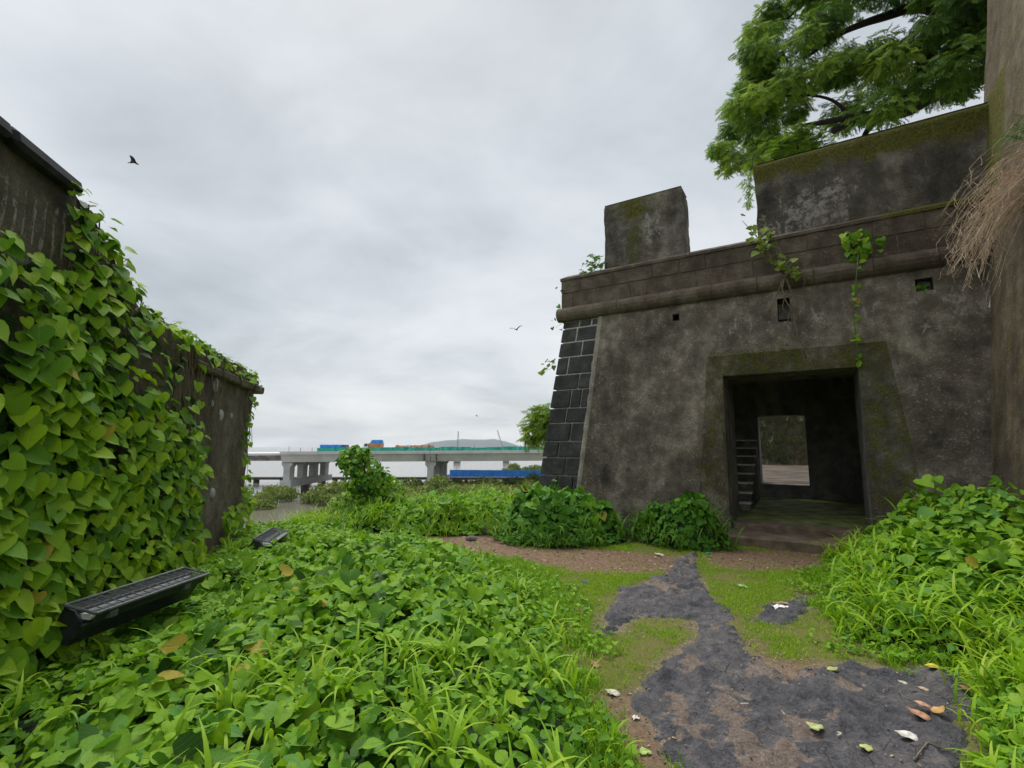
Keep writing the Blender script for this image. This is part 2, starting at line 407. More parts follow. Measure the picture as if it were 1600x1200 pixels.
# plan polygons, in metres on the plateau
PATH = plan([(1065, 868), (1085, 866), (1095, 900), (1112, 930), (1160, 985), (1166, 1010), (1200, 1035), (1240, 1065), (1290, 1045), (1340, 1040),
             (1400, 1045), (1500, 1050), (1518, 1100), (1512, 1200), (1530, 1400), (1180, 1500), (1060, 1240), (1030, 1150), (990, 1100), (1000, 1070),
             (1040, 1040), (1085, 1000), (1086, 975), (1040, 965), (985, 965), (962, 992), (938, 985), (945, 950), (975, 920), (1040, 895)])
SLAB = plan([(1172, 972), (1200, 945), (1265, 936), (1264, 955), (1220, 977)])
DIRT = [plan(p) for p in ([(660, 842), (740, 832), (860, 850), (1000, 862), (1062, 868), (1060, 892), (960, 896), (900, 895), (800, 872), (700, 858)],
                          [(1095, 862), (1160, 858), (1290, 862), (1285, 890), (1190, 892), (1110, 885)],
                          [(985, 1085), (1005, 1120), (1045, 1170), (1060, 1230), (1010, 1230), (960, 1120), (940, 1085)],
                          [(1160, 985), (1180, 1000), (1215, 1030), (1290, 1040), (1250, 1075), (1190, 1040)])]
LEFTP = plan([(1040, 1500), (1005, 1230), (985, 1175), (930, 1110), (885, 1055), (880, 990), (850, 925), (780, 880), (690, 856), (600, 850), (545, 846)])
LEFTP = np.vstack([LEFTP, [(-3.0, 9.6), (-5.2, 9.8), (-4.75, 8.9), (-3.45, 3.4), (-2.2, -1.5)]])
RIGHTP = np.vstack([plan([(1303, 868), (1292, 900), (1285, 950), (1325, 995), (1400, 1030), (1505, 1047), (1535, 1100), (1530, 1200), (1560, 1500)]),
                    [(4.5, 0.8), (7.5, 4.0), (8.0, 6.5), (5.6, 7.4)]])
def ground_z(x, y):
    x = np.asarray(x, float); y = np.asarray(y, float)
    edge = np.where(x > 1.2, 12.75+(x-1.2)*1.5, np.where(x < -3.0, 9.6, 9.6+(x+3.0)*0.75))
    drop = sstep(y, edge, edge+13)
    drop = np.maximum(drop, sstep(-x, 6.6, 18)); drop = np.maximum(drop, sstep(-y, 25, 60)); drop = np.maximum(drop, sstep(x, 55, 90))
    mud = sstep(x+0.36*y, 0, 8)*sstep(-y, -132, -120)
    low = -11.2+mud*1.95
    z = low*drop
    return z+0.05*(fbm(np.c_[x, y], 0.6, 3)-0.5)*(1-drop)*sstep(np.hypot(x, y), 0, 3)
def gcoords(a, b, fine, grow, far):
    c = list(np.arange(a, b+1e-6, fine)); s = fine
    while c[-1] < far: s *= grow; c.append(c[-1]+s)
    s = fine; lo = []
    x = a
    while x > -far: s *= grow; x -= s; lo.append(x)
    return np.array(lo[::-1]+c)
gx = gcoords(-5, 7, 0.11, 1.075, 6000); gy = gcoords(1.6, 12.5, 0.11, 1.075, 6000)
GX, GY = np.meshgrid(gx, gy); GP = np.c_[GX.ravel(), GY.ravel()]
GZ = ground_z(GP[:, 0], GP[:, 1])
nearp = (np.abs(GP[:, 0]) < 12) & (GP[:, 1] > -3) & (GP[:, 1] < 14)
gm = np.zeros((len(GP), 3))
dd = np.max([sdist(GP[nearp], d) for d in DIRT], axis=0)
gm[nearp, 0] = sstep(dd+0.35*(fbm(GP[nearp], 3.0, 4, 2)-0.5), -0.12, 0.14)              # bare dirt
pd = np.maximum(sdist(GP[nearp], PATH), sdist(GP[nearp], SLAB))
gm[nearp, 1] = sstep(pd+0.25*(fbm(GP[nearp], 4.0, 4, 5)-0.5), -0.10, 0.02)*sstep(fbm(GP[nearp], 1.8, 3, 15), 0.40, 0.56)               # gravelly margin of the stone
lowm = GZ < -4; gm[lowm, 2] = 1
nx_, ny_ = len(gx), len(gy)
ii = np.arange(nx_*ny_).reshape(ny_, nx_)
GF = np.stack([ii[:-1, :-1], ii[:-1, 1:], ii[1:, 1:], ii[1:, :-1]], -1).reshape(-1, 4)
t = NT('soil'); v = t.coord()
n1 = t.noise(v, 2.2, 6, 0.6); n2 = t.noise(v, 14, 6, 0.7); n3 = t.noise(v, 60, 4, 0.7)
mk = t.n('ShaderNodeAttribute'); mk.attribute_name = 'mask'; sp = t.n('ShaderNodeSeparateColor'); t.l(mk.outputs['Color'], sp.inputs[0])
c = t.mix(t.step(n1, 0.35, 0.65), (0.13, 0.15, 0.03), (0.19, 0.16, 0.065))
c = t.mix(t.math('MULTIPLY', t.step(n2, 0.4, 0.65), 0.7), c, (0.15, 0.20, 0.03))
dirt = t.ramp(t.math('ADD', t.math('MULTIPLY', n2, 0.5), t.math('MULTIPLY', n3, 0.5)), [(0.3, (0.10, 0.062, 0.04)), (0.5, (0.215, 0.14, 0.095)), (0.68, (0.36, 0.26, 0.19))])
c = t.mix(sp.outputs[0], c, dirt)
gravel = t.ramp(t.math('ADD', t.math('MULTIPLY', n2, 0.35), t.math('MULTIPLY', t.noise(v, 95, 3, 0.7), 0.65)), [(0.35, (0.10, 0.075, 0.055)), (0.52, (0.24, 0.18, 0.135)), (0.66, (0.42, 0.35, 0.28))])
c = t.mix(t.math('MULTIPLY', sp.outputs[1], 0.9), c, gravel)
c = t.mix(sp.outputs[2], c, (0.11, 0.088, 0.06))
SOIL = t.done(t.bsdf(c, 0.95, t.bump(t.math('ADD', n2, n3), 0.7, 0.03), 0, 0.2))
g = obj_np('ground', np.c_[GP, GZ], GF, SOIL, None, {'mask': ('FLOAT_COLOR', np.c_[gm, np.ones(len(gm))])}, True, 'structure')

# water of the creek, out to the horizon
t = NT('creek_water'); v = t.coord((1, 1, 1)); w1 = t.noise(t.coord((0.5, 1.6, 1)), 0.55, 5, 0.6); w2 = t.noise(v, 0.012, 4)
c = t.mix(w2, (0.16, 0.145, 0.115), (0.22, 0.205, 0.175))
WATER = t.done(t.bsdf(c, 0.12, t.bump(w1, 0.25, 0.12), 0, 0.5))
MB().grid([[(-6000, 18, SEA), (6000, 18, SEA)], [(-6000, 6000, SEA), (6000, 6000, SEA)]]).build('sea_water', WATER, kind='structure')

# far hill
hx = np.linspace(-1050, 260, 60); V = []
prof = lambda x: np.interp(x, [-1050, -900, -760, -610, -470, -330, -170, -60, 60, 260], [0, 14, 48, 66, 78, 72, 78, 56, 18, 0])
for r, (yy, k) in enumerate(((4300, 0), (4480, 0.55), (4640, 1.0), (4900, 0.5), (5200, 0))):
    for x in hx: V.append((x, yy, SEA-1+(prof(x)*k*(0.9+0.2*f1(x*0.01, r*1.0, 0.0, 1, 3)) if k else 0)))
nh = len(hx); HF = [(r*nh+k, r*nh+k+1, (r+1)*nh+k+1, (r+1)*nh+k) for r in range(4) for k in range(nh-1)]
obj_np('hill', V, HF, simple('hill_blue_green', (0.035, 0.065, 0.07), 0.9, scale=0.01), None, None, True, 'structure')  # bluish green: tint of the distant haze painted into the hill

# ------------------------------------------------------------------ dark stone path
t = NT('path_stone'); v = t.coord()
n1 = t.noise(v, 1.7, 6, 0.6, 0.3); n2 = t.noise(v, 9, 7, 0.7); n3 = t.noise(v, 55, 4, 0.75); vr = t.voro(t.coord((1, 1.5, 1)), 5.5, 'DISTANCE_TO_EDGE')
c = t.ramp(t.math('ADD', t.math('MULTIPLY', n1, 0.3), t.math('ADD', t.math('MULTIPLY', n2, 0.45), t.math('MULTIPLY', n3, 0.25))), [(0.36, (0.028, 0.030, 0.037)), (0.46, (0.085, 0.087, 0.10)), (0.55, (0.165, 0.155, 0.16)), (0.65, (0.30, 0.26, 0.235))])  # hollows darker, high spots paler: shading of the relief painted in
tan = t.attr('tan'); tf = t.step(t.math('ADD', tan, t.math('ADD', t.math('MULTIPLY', t.math('SUBTRACT', n2, 0.5), 1.1), t.math('MULTIPLY', t.math('SUBTRACT', t.voro(v, 9), 0.4), 0.5))), 0.50, 0.58)
tc = t.ramp(t.math('ADD', t.math('MULTIPLY', n2, 0.4), t.math('MULTIPLY', n3, 0.6)), [(0.34, (0.12, 0.09, 0.072)), (0.52, (0.25, 0.195, 0.16)), (0.68, (0.43, 0.37, 0.32))])
crk = t.step(vr, 0.025, 0.0); c = t.mix(t.math('MULTIPLY', crk, t.math('MULTIPLY', t.step(n1, 0.5, 0.6), 0.8)), c, (0.012, 0.012, 0.013)); c = t.mix(tf, c, tc)
fl = t.math('MULTIPLY', t.step(t.noise(t.coord((22, 30, 22)), 1.0, 3, 0.6), 0.66, 0.72), t.step(n1, 0.42, 0.6))
c = t.mix(t.math('MULTIPLY', fl, 0.75), c, (0.34, 0.30, 0.26))                        # pale flakes
STONE = t.done(t.bsdf(c, 0.62, t.bump(t.math('ADD', t.math('MULTIPLY', n2, 1.0), t.math('MULTIPLY', n3, 0.4)), 1.0, 0.06), 0, 0.35))
def stone_h(P, d):
    lay = fbm(P*[1, 1.5], 2.6, 4, 9); ter = np.floor(lay*11)/11.0*0.6+lay*0.4           # bedding steps
    lump = np.abs(fbm(P, 6.5, 4, 4)-0.5); h = -0.035+0.055*sstep(d, -0.05, 0.05)+0.12*(ter-0.42)*sstep(d, 0, 0.25)+0.22*(0.10-lump)*sstep(d, -0.02, 0.08)+0.022*(fbm(P, 22, 3, 6)-0.5)
    return h, lay
def rest_z(p):
    P = np.array([p[:2]])+np.array([(0, 0), (0.02, 0), (-0.02, 0), (0, 0.02), (0, -0.02)]); z = ground_z(P[:, 0], P[:, 1])
    for poly in (PATH, SLAB):
        d = sdist(P, poly)+0.22*(fbm(P, 5.0, 4, 3)-0.5)+0.10*(fbm(P, 15, 3, 8)-0.5); h, _ = stone_h(P, d); z = np.where(d > -0.05, np.maximum(z, z+h), z)
    return float(z.max())+0.003
def stone_sheet(name, poly, step, label):
    lo = poly.min(0)-0.15; hi = poly.max(0)+0.15; lo[1] = max(lo[1], 1.7)
    xs = np.arange(lo[0], hi[0], step); ys = np.arange(lo[1], hi[1], step); X, Y = np.meshgrid(xs, ys); P = np.c_[X.ravel(), Y.ravel()]
    P = P+step*0.35*(RNG.random(P.shape)-0.5)
    d = sdist(P, poly)+0.22*(fbm(P, 5.0, 4, 3)-0.5)+0.10*(fbm(P, 15, 3, 8)-0.5)
    h, lay = stone_h(P, d)
    spots = np.zeros(len(P))
    for (u, v_), r in zip([(1080, 1045), (1085, 1150), (1135, 1115), (1170, 1000), (1125, 1085), (1150, 1135), (1060, 1120), (1040, 920), (1095, 880),
                           (1175, 1180), (1260, 1150), (1120, 990), (1055, 1100), (1330, 1085), (1210, 1050), (1300, 1130), (1240, 1185)],
                          [0.13, 0.12, 0.16, 0.12, 0.08, 0.13, 0.09, 0.22, 0.30, 0.14, 0.10, 0.08, 0.09, 0.10, 0.16, 0.07, 0.11]):
        q = gp(u, v_)[:2]; spots = np.maximum(spots, 1-np.linalg.norm((P-q)*[1, 0.8], axis=1)/r*0.55)
    tan_ = np.clip(spots, 0, 1)*0.75+0.55*sstep(0.05-d, 0, 0.06)*0.6+0.25*(lay < 0.36)
    keep = d > -0.05
    nx, ny = len(xs), len(ys); I = np.arange(nx*ny).reshape(ny, nx)
    F = np.stack([I[:-1, :-1], I[:-1, 1:], I[1:, 1:], I[1:, :-1]], -1).reshape(-1, 4); F = F[keep[F].all(1)]
    used = np.unique(F); mp = -np.ones(nx*ny, int); mp[used] = np.arange(len(used))
    z = ground_z(P[used, 0], P[used, 1])+np.where(d[used] > 0.08, np.maximum(h[used], 0.004), h[used])
    return obj_np(name, np.c_[P[used], z], mp[F], STONE, None, {'tan': ('FLOAT', tan_[used])}, True, 'structure', label)
stone_sheet('path', PATH, 0.022, 'path of dark uneven stone leading to the doorway')
stone_sheet('path_outcrop', SLAB, 0.022, 'small dark stone outcrop in the grass right of the path')

# ================================================================== FORT GATEHOUSE (right)
AA = D2R(58.5)
WR = np.array([math.sin(AA), -math.cos(AA), 0.0]); WB = np.array([math.cos(AA), math.sin(AA), 0.0]); WZ = np.array([0, 0, 1.0])
W0 = np.array([3.6, 8.15, 0.0]); BT = 0.125
def W(s, b, z): return W0+WR*s+WB*b+WZ*z
PL_FACE = plaster('fort_plaster', (0.050, 0.043, 0.034), (0.165, 0.142, 0.112), (0.39, 0.345, 0.28))
PL_DARK = plaster('merlon_plaster', (0.034, 0.032, 0.028), (0.115, 0.105, 0.085), (0.29, 0.262, 0.215), 0.3, 0.3)
PL_TOWER = plaster('tower_plaster', (0.06, 0.047, 0.03), (0.135, 0.108, 0.07), (0.24, 0.198, 0.138), 0.35, 0.8)
PL_IN = plaster('inner_plaster', (0.07, 0.066, 0.06), (0.17, 0.16, 0.145), (0.32, 0.30, 0.275), 0.05, 0.2)
PL_EDGE = plaster('broken_plaster_edge', (0.17, 0.15, 0.125), (0.36, 0.32, 0.265), (0.55, 0.50, 0.42), 0.0, 0.3)
BASALT = plaster('basalt_block', (0.030, 0.031, 0.031), (0.062, 0.063, 0.062), (0.12, 0.12, 0.112), 0.0, 0.0)
BROWNST = plaster('parapet_block', (0.045, 0.036, 0.028), (0.115, 0.093, 0.070), (0.22, 0.18, 0.138), 0.2, 0.4)
MORTAR = simple('mortar', (0.50, 0.48, 0.44), 0.95, scale=20, bump=0.6)
FLOORM = simple('mossy_floor', (0.16, 0.19, 0.05), 0.9, scale=3, vary=0.5, bump=0.6)
STEPM = simple('worn_step_stone', (0.17, 0.128, 0.09), 0.9, scale=4, vary=0.4, bump=0.6)
fort = thing('fort_gatehouse', 'dark weathered plaster fort gatehouse with sloping wall, open doorway, round moulding and merlons', 'fort', tuple(W(0.9, 0, 0)))
def sP(z): return -2.81+0.105*z           # where the plaster breaks off
def sLe(z): return -3.78+0.125*z          # battered left corner
def rL(z): return np.interp(z, [0, 3.2], [-0.58, -0.33])
def rR(z): return np.interp(z, [0, 3.2], [2.56, 2.26])
def sT(z): return 3.05+0.12*z             # face of the tower
HOLES = [(-0.93, -0.81, 3.97, 4.10), (0.83, 1.02, 3.70, 4.12), (2.69, 2.90, 3.93, 4.13)]
def und(s, z): return 0.035*(f1(s, z, 0.0, 0.9, 4, 1)-0.5)+0.012*(f1(s, z, 3.0, 7.0, 3, 1)-0.5)
def fmask(s, z):
    near_door = max(0, 1-max(0, max(rL(z)-s, s-rR(z)))/0.45)*(1 if z < 3.35 else max(0, 1-(z-3.35)/0.3))
    band = math.exp(-((z-3.2)/0.17)**2)*(1 if -0.3 < s < 2.4 else 0.2)
    m = 0.45*band+0.42*near_door*(0.9 if s < 0 else 0.2)*(1 if 0.9 < z < 3.1 else 0.3)+0.2*(z < 0.6)
    pale = 0.58*math.exp(-((z-3.65)/0.4)**2)*(1 if s > -0.2 else 0.35)+0.30*math.exp(-((s+0.66-0.06*z)/0.12)**2)+0.34*math.exp(-((s-2.75)/0.2)**2)*(z < 3.4)
    pale += 0.42*math.exp(-((s-sP(z)-0.12)/0.12)**2); darkening = 0.38*sstep(np.array([1.0-z]), 0, 1)[0]+0.36*(s < -1.2)*(z < 2.6)+0.28*math.exp(-((s-1.6)/0.5)**2)*(z > 3.9)+0.4*math.exp(-((s-3.2-0.1*z)/0.3)**2)
    return (min(m, 1), min(pale, 1), min(darkening, 1))
def patch(f0, f1, z0, z1, ns, nz):
    G = np.zeros((nz+1, ns+1, 3)); M = np.zeros((nz+1, ns+1, 3))
    for i in range(nz+1):
        z = z0+(z1-z0)*i/nz; a, b = f0(z), f1(z)
        for j in range(ns+1):
            s = a+(b-a)*j/ns; G[i, j] = W(s, BT*z+und(s, z), z); M[i, j] = fmask(s, z)
    return G, M
mb = MB()
mb.grid(*patch(sP, rL, 0, 3.2, 36, 54)); mb.grid(*patch(rR, lambda z: sT(z)+0.25, 0, 3.2, 18, 54))
sl = sorted(set([round(x, 3) for x in np.arange(-2.3, 3.75, 0.075)]+[round(h, 3) for H in HOLES for h in H[:2]]+[-0.33, 2.26]))
zl = sorted(set([round(x, 3) for x in np.linspace(3.2, 4.3, 19)]+[round(h, 3) for H in HOLES for h in H[2:]]))
G = np.zeros((len(zl), len(sl), 3)); M = np.zeros_like(G); SK = np.zeros((len(zl)-1, len(sl)-1), bool)
for i, z in enumerate(zl):
    for j, s in enumerate(sl):
        s_ = sP(z) if j == 0 else s; G[i, j] = W(s_, BT*z+und(s_, z), z); M[i, j] = fmask(s_, z)
        if i < len(zl)-1 and j < len(sl)-1:
            sm, zm = (sl[j]+sl[j+1])/2, (z+zl[i+1])/2; SK[i, j] = any(a < sm < b and c_ < zm < d_ for a, b, c_, d_ in HOLES)
mb.grid(G, M, SK); mb.build('plaster_wall', PL_FACE, fort, smooth=True)
for a, b, c_, d_ in HOLES:                                    # the drain holes run back into the wall
    q = MB(); f = lambda s, z: W(s, BT*z-0.0, z)
    P0_ = [f(a, c_), f(b, c_), f(b, d_), f(a, d_)]; P1_ = [p+WB*0.42 for p in P0_]
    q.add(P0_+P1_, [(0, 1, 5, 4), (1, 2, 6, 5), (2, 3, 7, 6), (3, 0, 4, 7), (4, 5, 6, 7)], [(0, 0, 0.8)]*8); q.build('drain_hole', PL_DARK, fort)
# splayed recess round the doorway
DB = 0.46; J0, J1, LT, FL = -0.10, 1.89, 2.84, 0.27
def cheek(fr, j, n=26, m=8):
    G = np.zeros((n+1, m+1, 3)); M = np.zeros_like(G)
    for i in range(n+1):
        z = 3.2*i/n; zt = min(z, LT) if False else z*LT/3.2
        for k in range(m+1):
            u = k/m; s = fr(z)*(1-u)+j*u; zz = z*(1-u)+zt*u; b = (BT*z+und(fr(z), z))*(1-u)+DB*u
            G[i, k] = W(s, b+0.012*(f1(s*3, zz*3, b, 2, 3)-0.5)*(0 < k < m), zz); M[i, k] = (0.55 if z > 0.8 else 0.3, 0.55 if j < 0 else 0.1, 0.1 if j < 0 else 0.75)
    return G, M
mb = MB(); mb.grid(*cheek(rL, J0)); Gc, Mc = cheek(rR, J1); mb.grid(Gc[:, ::-1], Mc[:, ::-1])
G = np.zeros((6, 31, 3)); M = np.zeros_like(G)
for i in range(6):
    u = i/5
    for k in range(31):
        s0 = J0+(J1-J0)*k/30; s1 = -0.33+(2.26+0.33)*k/30; s = s0*(1-u)+s1*u
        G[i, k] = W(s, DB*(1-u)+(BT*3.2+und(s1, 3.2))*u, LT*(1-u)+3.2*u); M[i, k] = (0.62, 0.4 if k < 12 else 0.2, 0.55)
mb.grid(G, M); mb.build('door_recess', PL_FACE, fort, smooth=True)
# passage through the wall
def quadgrid(a, b, c_, d_, nu, nv, amp=0.015, mask=(0, 0, 0)):
    a, b, c_, d_ = map(np.array, (a, b, c_, d_)); G = np.zeros((nv+1, nu+1, 3))
    for i in range(nv+1):
        for j in range(nu+1):
            u, v_ = j/nu, i/nv; p = (a*(1-u)+b*u)*(1-v_)+(d_*(1-u)+c_*u)*v_
            if 0 < i < nv and 0 < j < nu: p = p+amp*(0.5*np.array(MN.noise_vector(tuple(p*4))))
            G[i, j] = p
    return G, np.broadcast_to(np.array(mask, float), G.shape)
PB = 1.75
mb = MB(); mb.grid(*quadgrid(W(J0, DB, 0), W(J0, PB, 0), W(J0, PB, LT), W(J0, DB, LT), 10, 20)); mb.build('door_jamb', PL_IN, fort, smooth=True)
mb = MB(); mb.grid(*quadgrid(W(J1, PB, 0), W(J1, DB, 0), W(J1, DB, LT), W(J1, PB, LT), 10, 20, 0.015, (0, 0.42, 0))); mb.build('door_jamb', PL_IN, fort, smooth=True)
mb = MB(); mb.grid(*quadgrid(W(J0, DB, LT), W(J1, DB, LT), W(J1, PB, LT), W(J0, PB, LT), 14, 8, 0.015, (0, 0, 0.5))); mb.build('door_soffit', PL_IN, fort, smooth=True)
MB().hexa([W(J0-0.05, -0.02, -0.1), W(J1+0.05, -0.02, -0.1), W(J1+0.05, DB+0.25, -0.1), W(J0-0.05, DB+0.25, -0.1),
           W(J0-0.05, -0.02, 0.16), W(J1+0.05, -0.02, 0.16), W(J1+0.05, DB+0.25, 0.17), W(J0-0.05, DB+0.25, 0.17)]).build('doorstep', STEPM, fort, bevel=0.025)
MB().hexa([W(J0+0.01, DB+0.19, 0.0), W(J1-0.01, DB+0.19, 0.0), W(J1-0.01, DB+0.6, 0.0), W(J0+0.01, DB+0.6, 0.0), W(J0+0.01, DB+0.19, FL+0.004), W(J1-0.01, DB+0.19, FL+0.004), W(J1-0.01, DB+0.6, FL+0.012), W(J0+0.01, DB+0.6, FL+0.012)]).build('threshold', STEPM, fort, bevel=0.02)
# gate room, floor, inner wall with a second doorway, stairs
RS0, RS1, RB, RT = -1.75, 2.75, 5.0, 3.35; K0, K1, KT, KF = 0.03, 1.07, 2.36, 0.66
mb = MB(); mb.grid(*quadgrid(W(RS0, DB+0.2, FL), W(RS1, DB+0.2, FL), W(RS1, RB, FL+0.08), W(RS0, RB, FL+0.08), 24, 24, 0.03)); mb.build('room_floor', FLOORM, fort, smooth=True)
mb = MB()
mb.grid(*quadgrid(W(RS0, PB, 0), W(RS0, RB, 0), W(RS0, RB, RT), W(RS0, PB, RT), 6, 6)); mb.grid(*quadgrid(W(RS1, RB, 0), W(RS1, PB, 0), W(RS1, PB, RT), W(RS1, RB, RT), 6, 6))
mb.grid(*quadgrid(W(RS0, PB, 0), W(J0, PB, 0), W(J0, PB, RT), W(RS0, PB, RT), 4, 6)); mb.grid(*quadgrid(W(J1, PB, 0), W(RS1, PB, 0), W(RS1, PB, RT), W(J1, PB, RT), 4, 6))
mb.grid(*quadgrid(W(J0, PB, LT), W(J1, PB, LT), W(J1, PB, RT), W(J0, PB, RT), 4, 2)); mb.build('room_wall', PL_IN, fort, smooth=True)
mb = MB()
for a, b, c_, d_ in ((RS0, K0, 0, RT), (K1, RS1, 0, RT), (K0, K1, KT, RT), (K0, K1, 0, KF)):
    mb.hexa([W(a, RB, c_), W(b, RB, c_), W(b, RB+0.6, c_), W(a, RB+0.6, c_), W(a, RB, d_), W(b, RB, d_), W(b, RB+0.6, d_), W(a, RB+0.6, d_)])
mb.build('inner_wall', PL_IN, fort)
TREADM = simple('pale_tread', (0.62, 0.60, 0.56), 0.9)  # pale colour stands in for light catching the treads in the dark room
st = MB().hexa([W(-0.95, 2.3, FL-0.1), W(-0.9, 2.3, FL-0.1), W(-0.9, 4.6, FL-0.1), W(-0.95, 4.6, FL-0.1), W(-0.95, 2.3, FL+0.05), W(-0.9, 2.3, FL+0.05), W(-0.9, 4.6, FL+1.5), W(-0.95, 4.6, FL+1.5)]).build('staircase', PL_IN, fort)
for k in range(8):
    b0 = 2.3+0.28*k; z1 = FL+0.185*(k+1)
    o = MB().hexa([W(-0.9, b0, FL-0.05), W(0.04, b0, FL-0.05), W(0.04, b0+0.277, FL-0.05), W(-0.9, b0+0.277, FL-0.05), W(-0.9, b0, z1-0.03), W(0.04, b0, z1-0.03), W(0.04, b0+0.277, z1-0.03), W(-0.9, b0+0.277, z1-0.03)]).build('step', PL_DARK, st)
    MB().hexa([W(-0.9, b0-0.02, z1-0.028), W(0.05, b0-0.02, z1-0.028), W(0.05, b0+0.27, z1-0.028), W(-0.9, b0+0.27, z1-0.028), W(-0.9, b0-0.02, z1), W(0.05, b0-0.02, z1), W(0.05, b0+0.27, z1), W(-0.9, b0+0.27, z1)]).build('tread', TREADM, st)
# core masses (left, right, roof)
mb = MB()
mb.hexa([W(sLe(0)+0.04, 0.047, -0.6), W(RS0-0.01, 0.047, -0.6), W(RS0-0.01, RB+0.6, -0.6), W(sLe(0)+0.04, RB+0.6, -0.6),
         W(sLe(4.3)+0.04, BT*4.3+0.047, 4.3), W(RS0-0.01, BT*4.3+0.047, 4.3), W(RS0-0.01, RB+0.6, 4.3), W(sLe(4.3)+0.04, RB+0.6, 4.3)])
mb.hexa([W(RS1+0.01, 0.3, -0.3), W(sT(0)+1, 0.3, -0.3), W(sT(0)+1, RB+0.6, -0.3), W(RS1+0.01, RB+0.6, -0.3),
         W(RS1+0.01, 0.75, 4.3), W(sT(4)+1, 0.75, 4.3), W(sT(4)+1, RB+0.6, 4.3), W(RS1+0.01, RB+0.6, 4.3)])
mb.hexa([W(RS0-0.02, 0.9, RT), W(RS1+0.02, 0.9, RT), W(RS1+0.02, RB+0.61, RT), W(RS0-0.02, RB+0.61, RT), W(RS0-0.02, 0.9, 4.31), W(RS1+0.02, 0.9, 4.31), W(RS1+0.02, RB+0.61, 4.31), W(RS0-0.02, RB+0.61, 4.31)])
mb.hexa([W(-3.20, 0.72, 4.32), W(4.2, 0.72, 4.32), W(4.2, RB+0.6, 4.32), W(-3.20, RB+0.6, 4.32), W(-3.20, 0.72, 5.2), W(4.2, 0.72, 5.2), W(4.2, RB+0.6, 5.2), W(-3.20, RB+0.6, 5.2)])
PMORT = simple('parapet_mortar', (0.20, 0.17, 0.135), 0.95, scale=12, bump=0.5)
pm_ = MB(); pm_.hexa([W(-3.29, 0.592, 4.52), W(3.74, 0.592, 4.52), W(3.74, 0.79, 4.52), W(-3.29, 0.79, 4.52), W(-3.29, 0.597, 5.2), W(3.74, 0.597, 5.2), W(3.74, 0.79, 5.2), W(-3.29, 0.79, 5.2)]); pm_.build('parapet_core', PMORT, fort)
mb.build('wall_core', MORTAR, fort)
# corner stones where the plaster has come away
rs = random.Random(5); zz = -0.1; row = 0
while zz < 4.2:
    h = rs.uniform(0.31, 0.39); z0, z1 = zz, min(zz+h, 4.27); gap = 0.032
    cuts = [[0.62], [0.36], [0.42, 0.74], [0.55], [0.3]][row % 5]
    e = [0]+[min(0.9, max(0.15, q+rs.uniform(-0.06, 0.06))) for q in cuts]+[1.0]
    for k in range(len(e)-1):
        def S(f, z): return sLe(z)*(1-f)+(sP(z)+0.02)*f
        pr = rs.uniform(0.02, 0.04); g0 = gap/2 if k else 0; g1 = gap/2 if k < len(e)-2 else 0
        a0, a1 = S(e[k], z0)+g0, S(e[k+1], z0)-g1; c0, c1 = S(e[k], z1)+g0, S(e[k+1], z1)-g1
        b0, b1 = BT*z0+0.065-pr, BT*z1+0.065-pr
        MB().hexa([W(a0, b0, z0+gap/2), W(a1, b0, z0+gap/2), W(a1, b0+0.42, z0+gap/2), W(a0, b0+0.42, z0+gap/2),
                   W(c0, b1, z1-gap/2), W(c1, b1, z1-gap/2), W(c1, b1+0.42, z1-gap/2), W(c0, b1+0.42, z1-gap/2)]).build('corner_stone', BASALT, fort, bevel=0.008)
    zz = z1; row += 1
    if z1 >= 4.26: break
for k, (s0, s1) in enumerate(((-3.93, -3.45), (-3.44, -2.98))):
    MB().hexa([W(s0, -0.10, -0.1), W(s1, -0.10, -0.1), W(s1, 0.4, -0.1), W(s0, 0.4, -0.1), W(s0+0.04, -0.07, 0.66), W(s1, -0.07, 0.66), W(s1, 0.4, 0.70), W(s0+0.04, 0.4, 0.70)]).build('plinth_stone', BASALT, fort, bevel=0.02)
# broken edge of the plaster
G = np.zeros((60, 4, 3)); M = np.zeros_like(G)
for i in range(60):
    z = 4.28*i/59
    for k, (ds, db) in enumerate(((-0.115, 0.075), (-0.08, 0.01), (-0.035, -0.022), (0.012, 0.0))):
        j = 0.05*(f1(z*2.2, k*0.4, 0.0, 2.5, 4, 2)-0.5)*(k < 3)
        G[i, k] = W(sP(z)+ds+j, BT*z+db+und(sP(z), z)+j*0.3, z)
MB().grid(G, M).build('broken_plaster_edge', PL_EDGE, fort, smooth=True)
# round moulding (cordon), in lengths
def roll(p0, p1, r, n=14):
    V = []; d = nrm(p1-p0); o = np.cross(d, WZ); k = 5; F = []
    for i in range(k):
        for j in range(n):
            a = 2*math.pi*j/n; rr = r*(0.985 if i in (0, k-1) else 1.0)
            V.append(p0+(p1-p0)*i/(k-1)+o*rr*0.95*math.cos(a)+WZ*rr*math.sin(a))
    for i in range(k-1):
        for j in range(n): F.append((i*n+j, i*n+(j+1) % n, (i+1)*n+(j+1) % n, (i+1)*n+j))
    F += [tuple(range(n-1, -1, -1)), tuple((k-1)*n+j for j in range(n))]
    return V, F
CORD = plaster('moulding_stone', (0.05, 0.040, 0.029), (0.115, 0.093, 0.068), (0.20, 0.168, 0.125), 0.15, 0.5)
e = [-3.36, -2.5, -2.0, -1.15, -0.2, 0.55, 1.4, 2.2, 3.0, 3.85]
for a, b in zip(e[:-1], e[1:]):
    V, F = roll(W(a, 0.55, 4.42), W(b-0.008, 0.55, 4.42), 0.155); MB().add(V, F).build('moulding', CORD, fort, smooth=False, fixn=True)
for a, b in ((0.62, 1.7), (1.71, 3.0), (3.01, 4.4)):
    V, F = roll(W(-3.26, a, 4.42), W(-3.26, b, 4.42), 0.155); MB().add(V, F).build('moulding', CORD, fort, fixn=True)
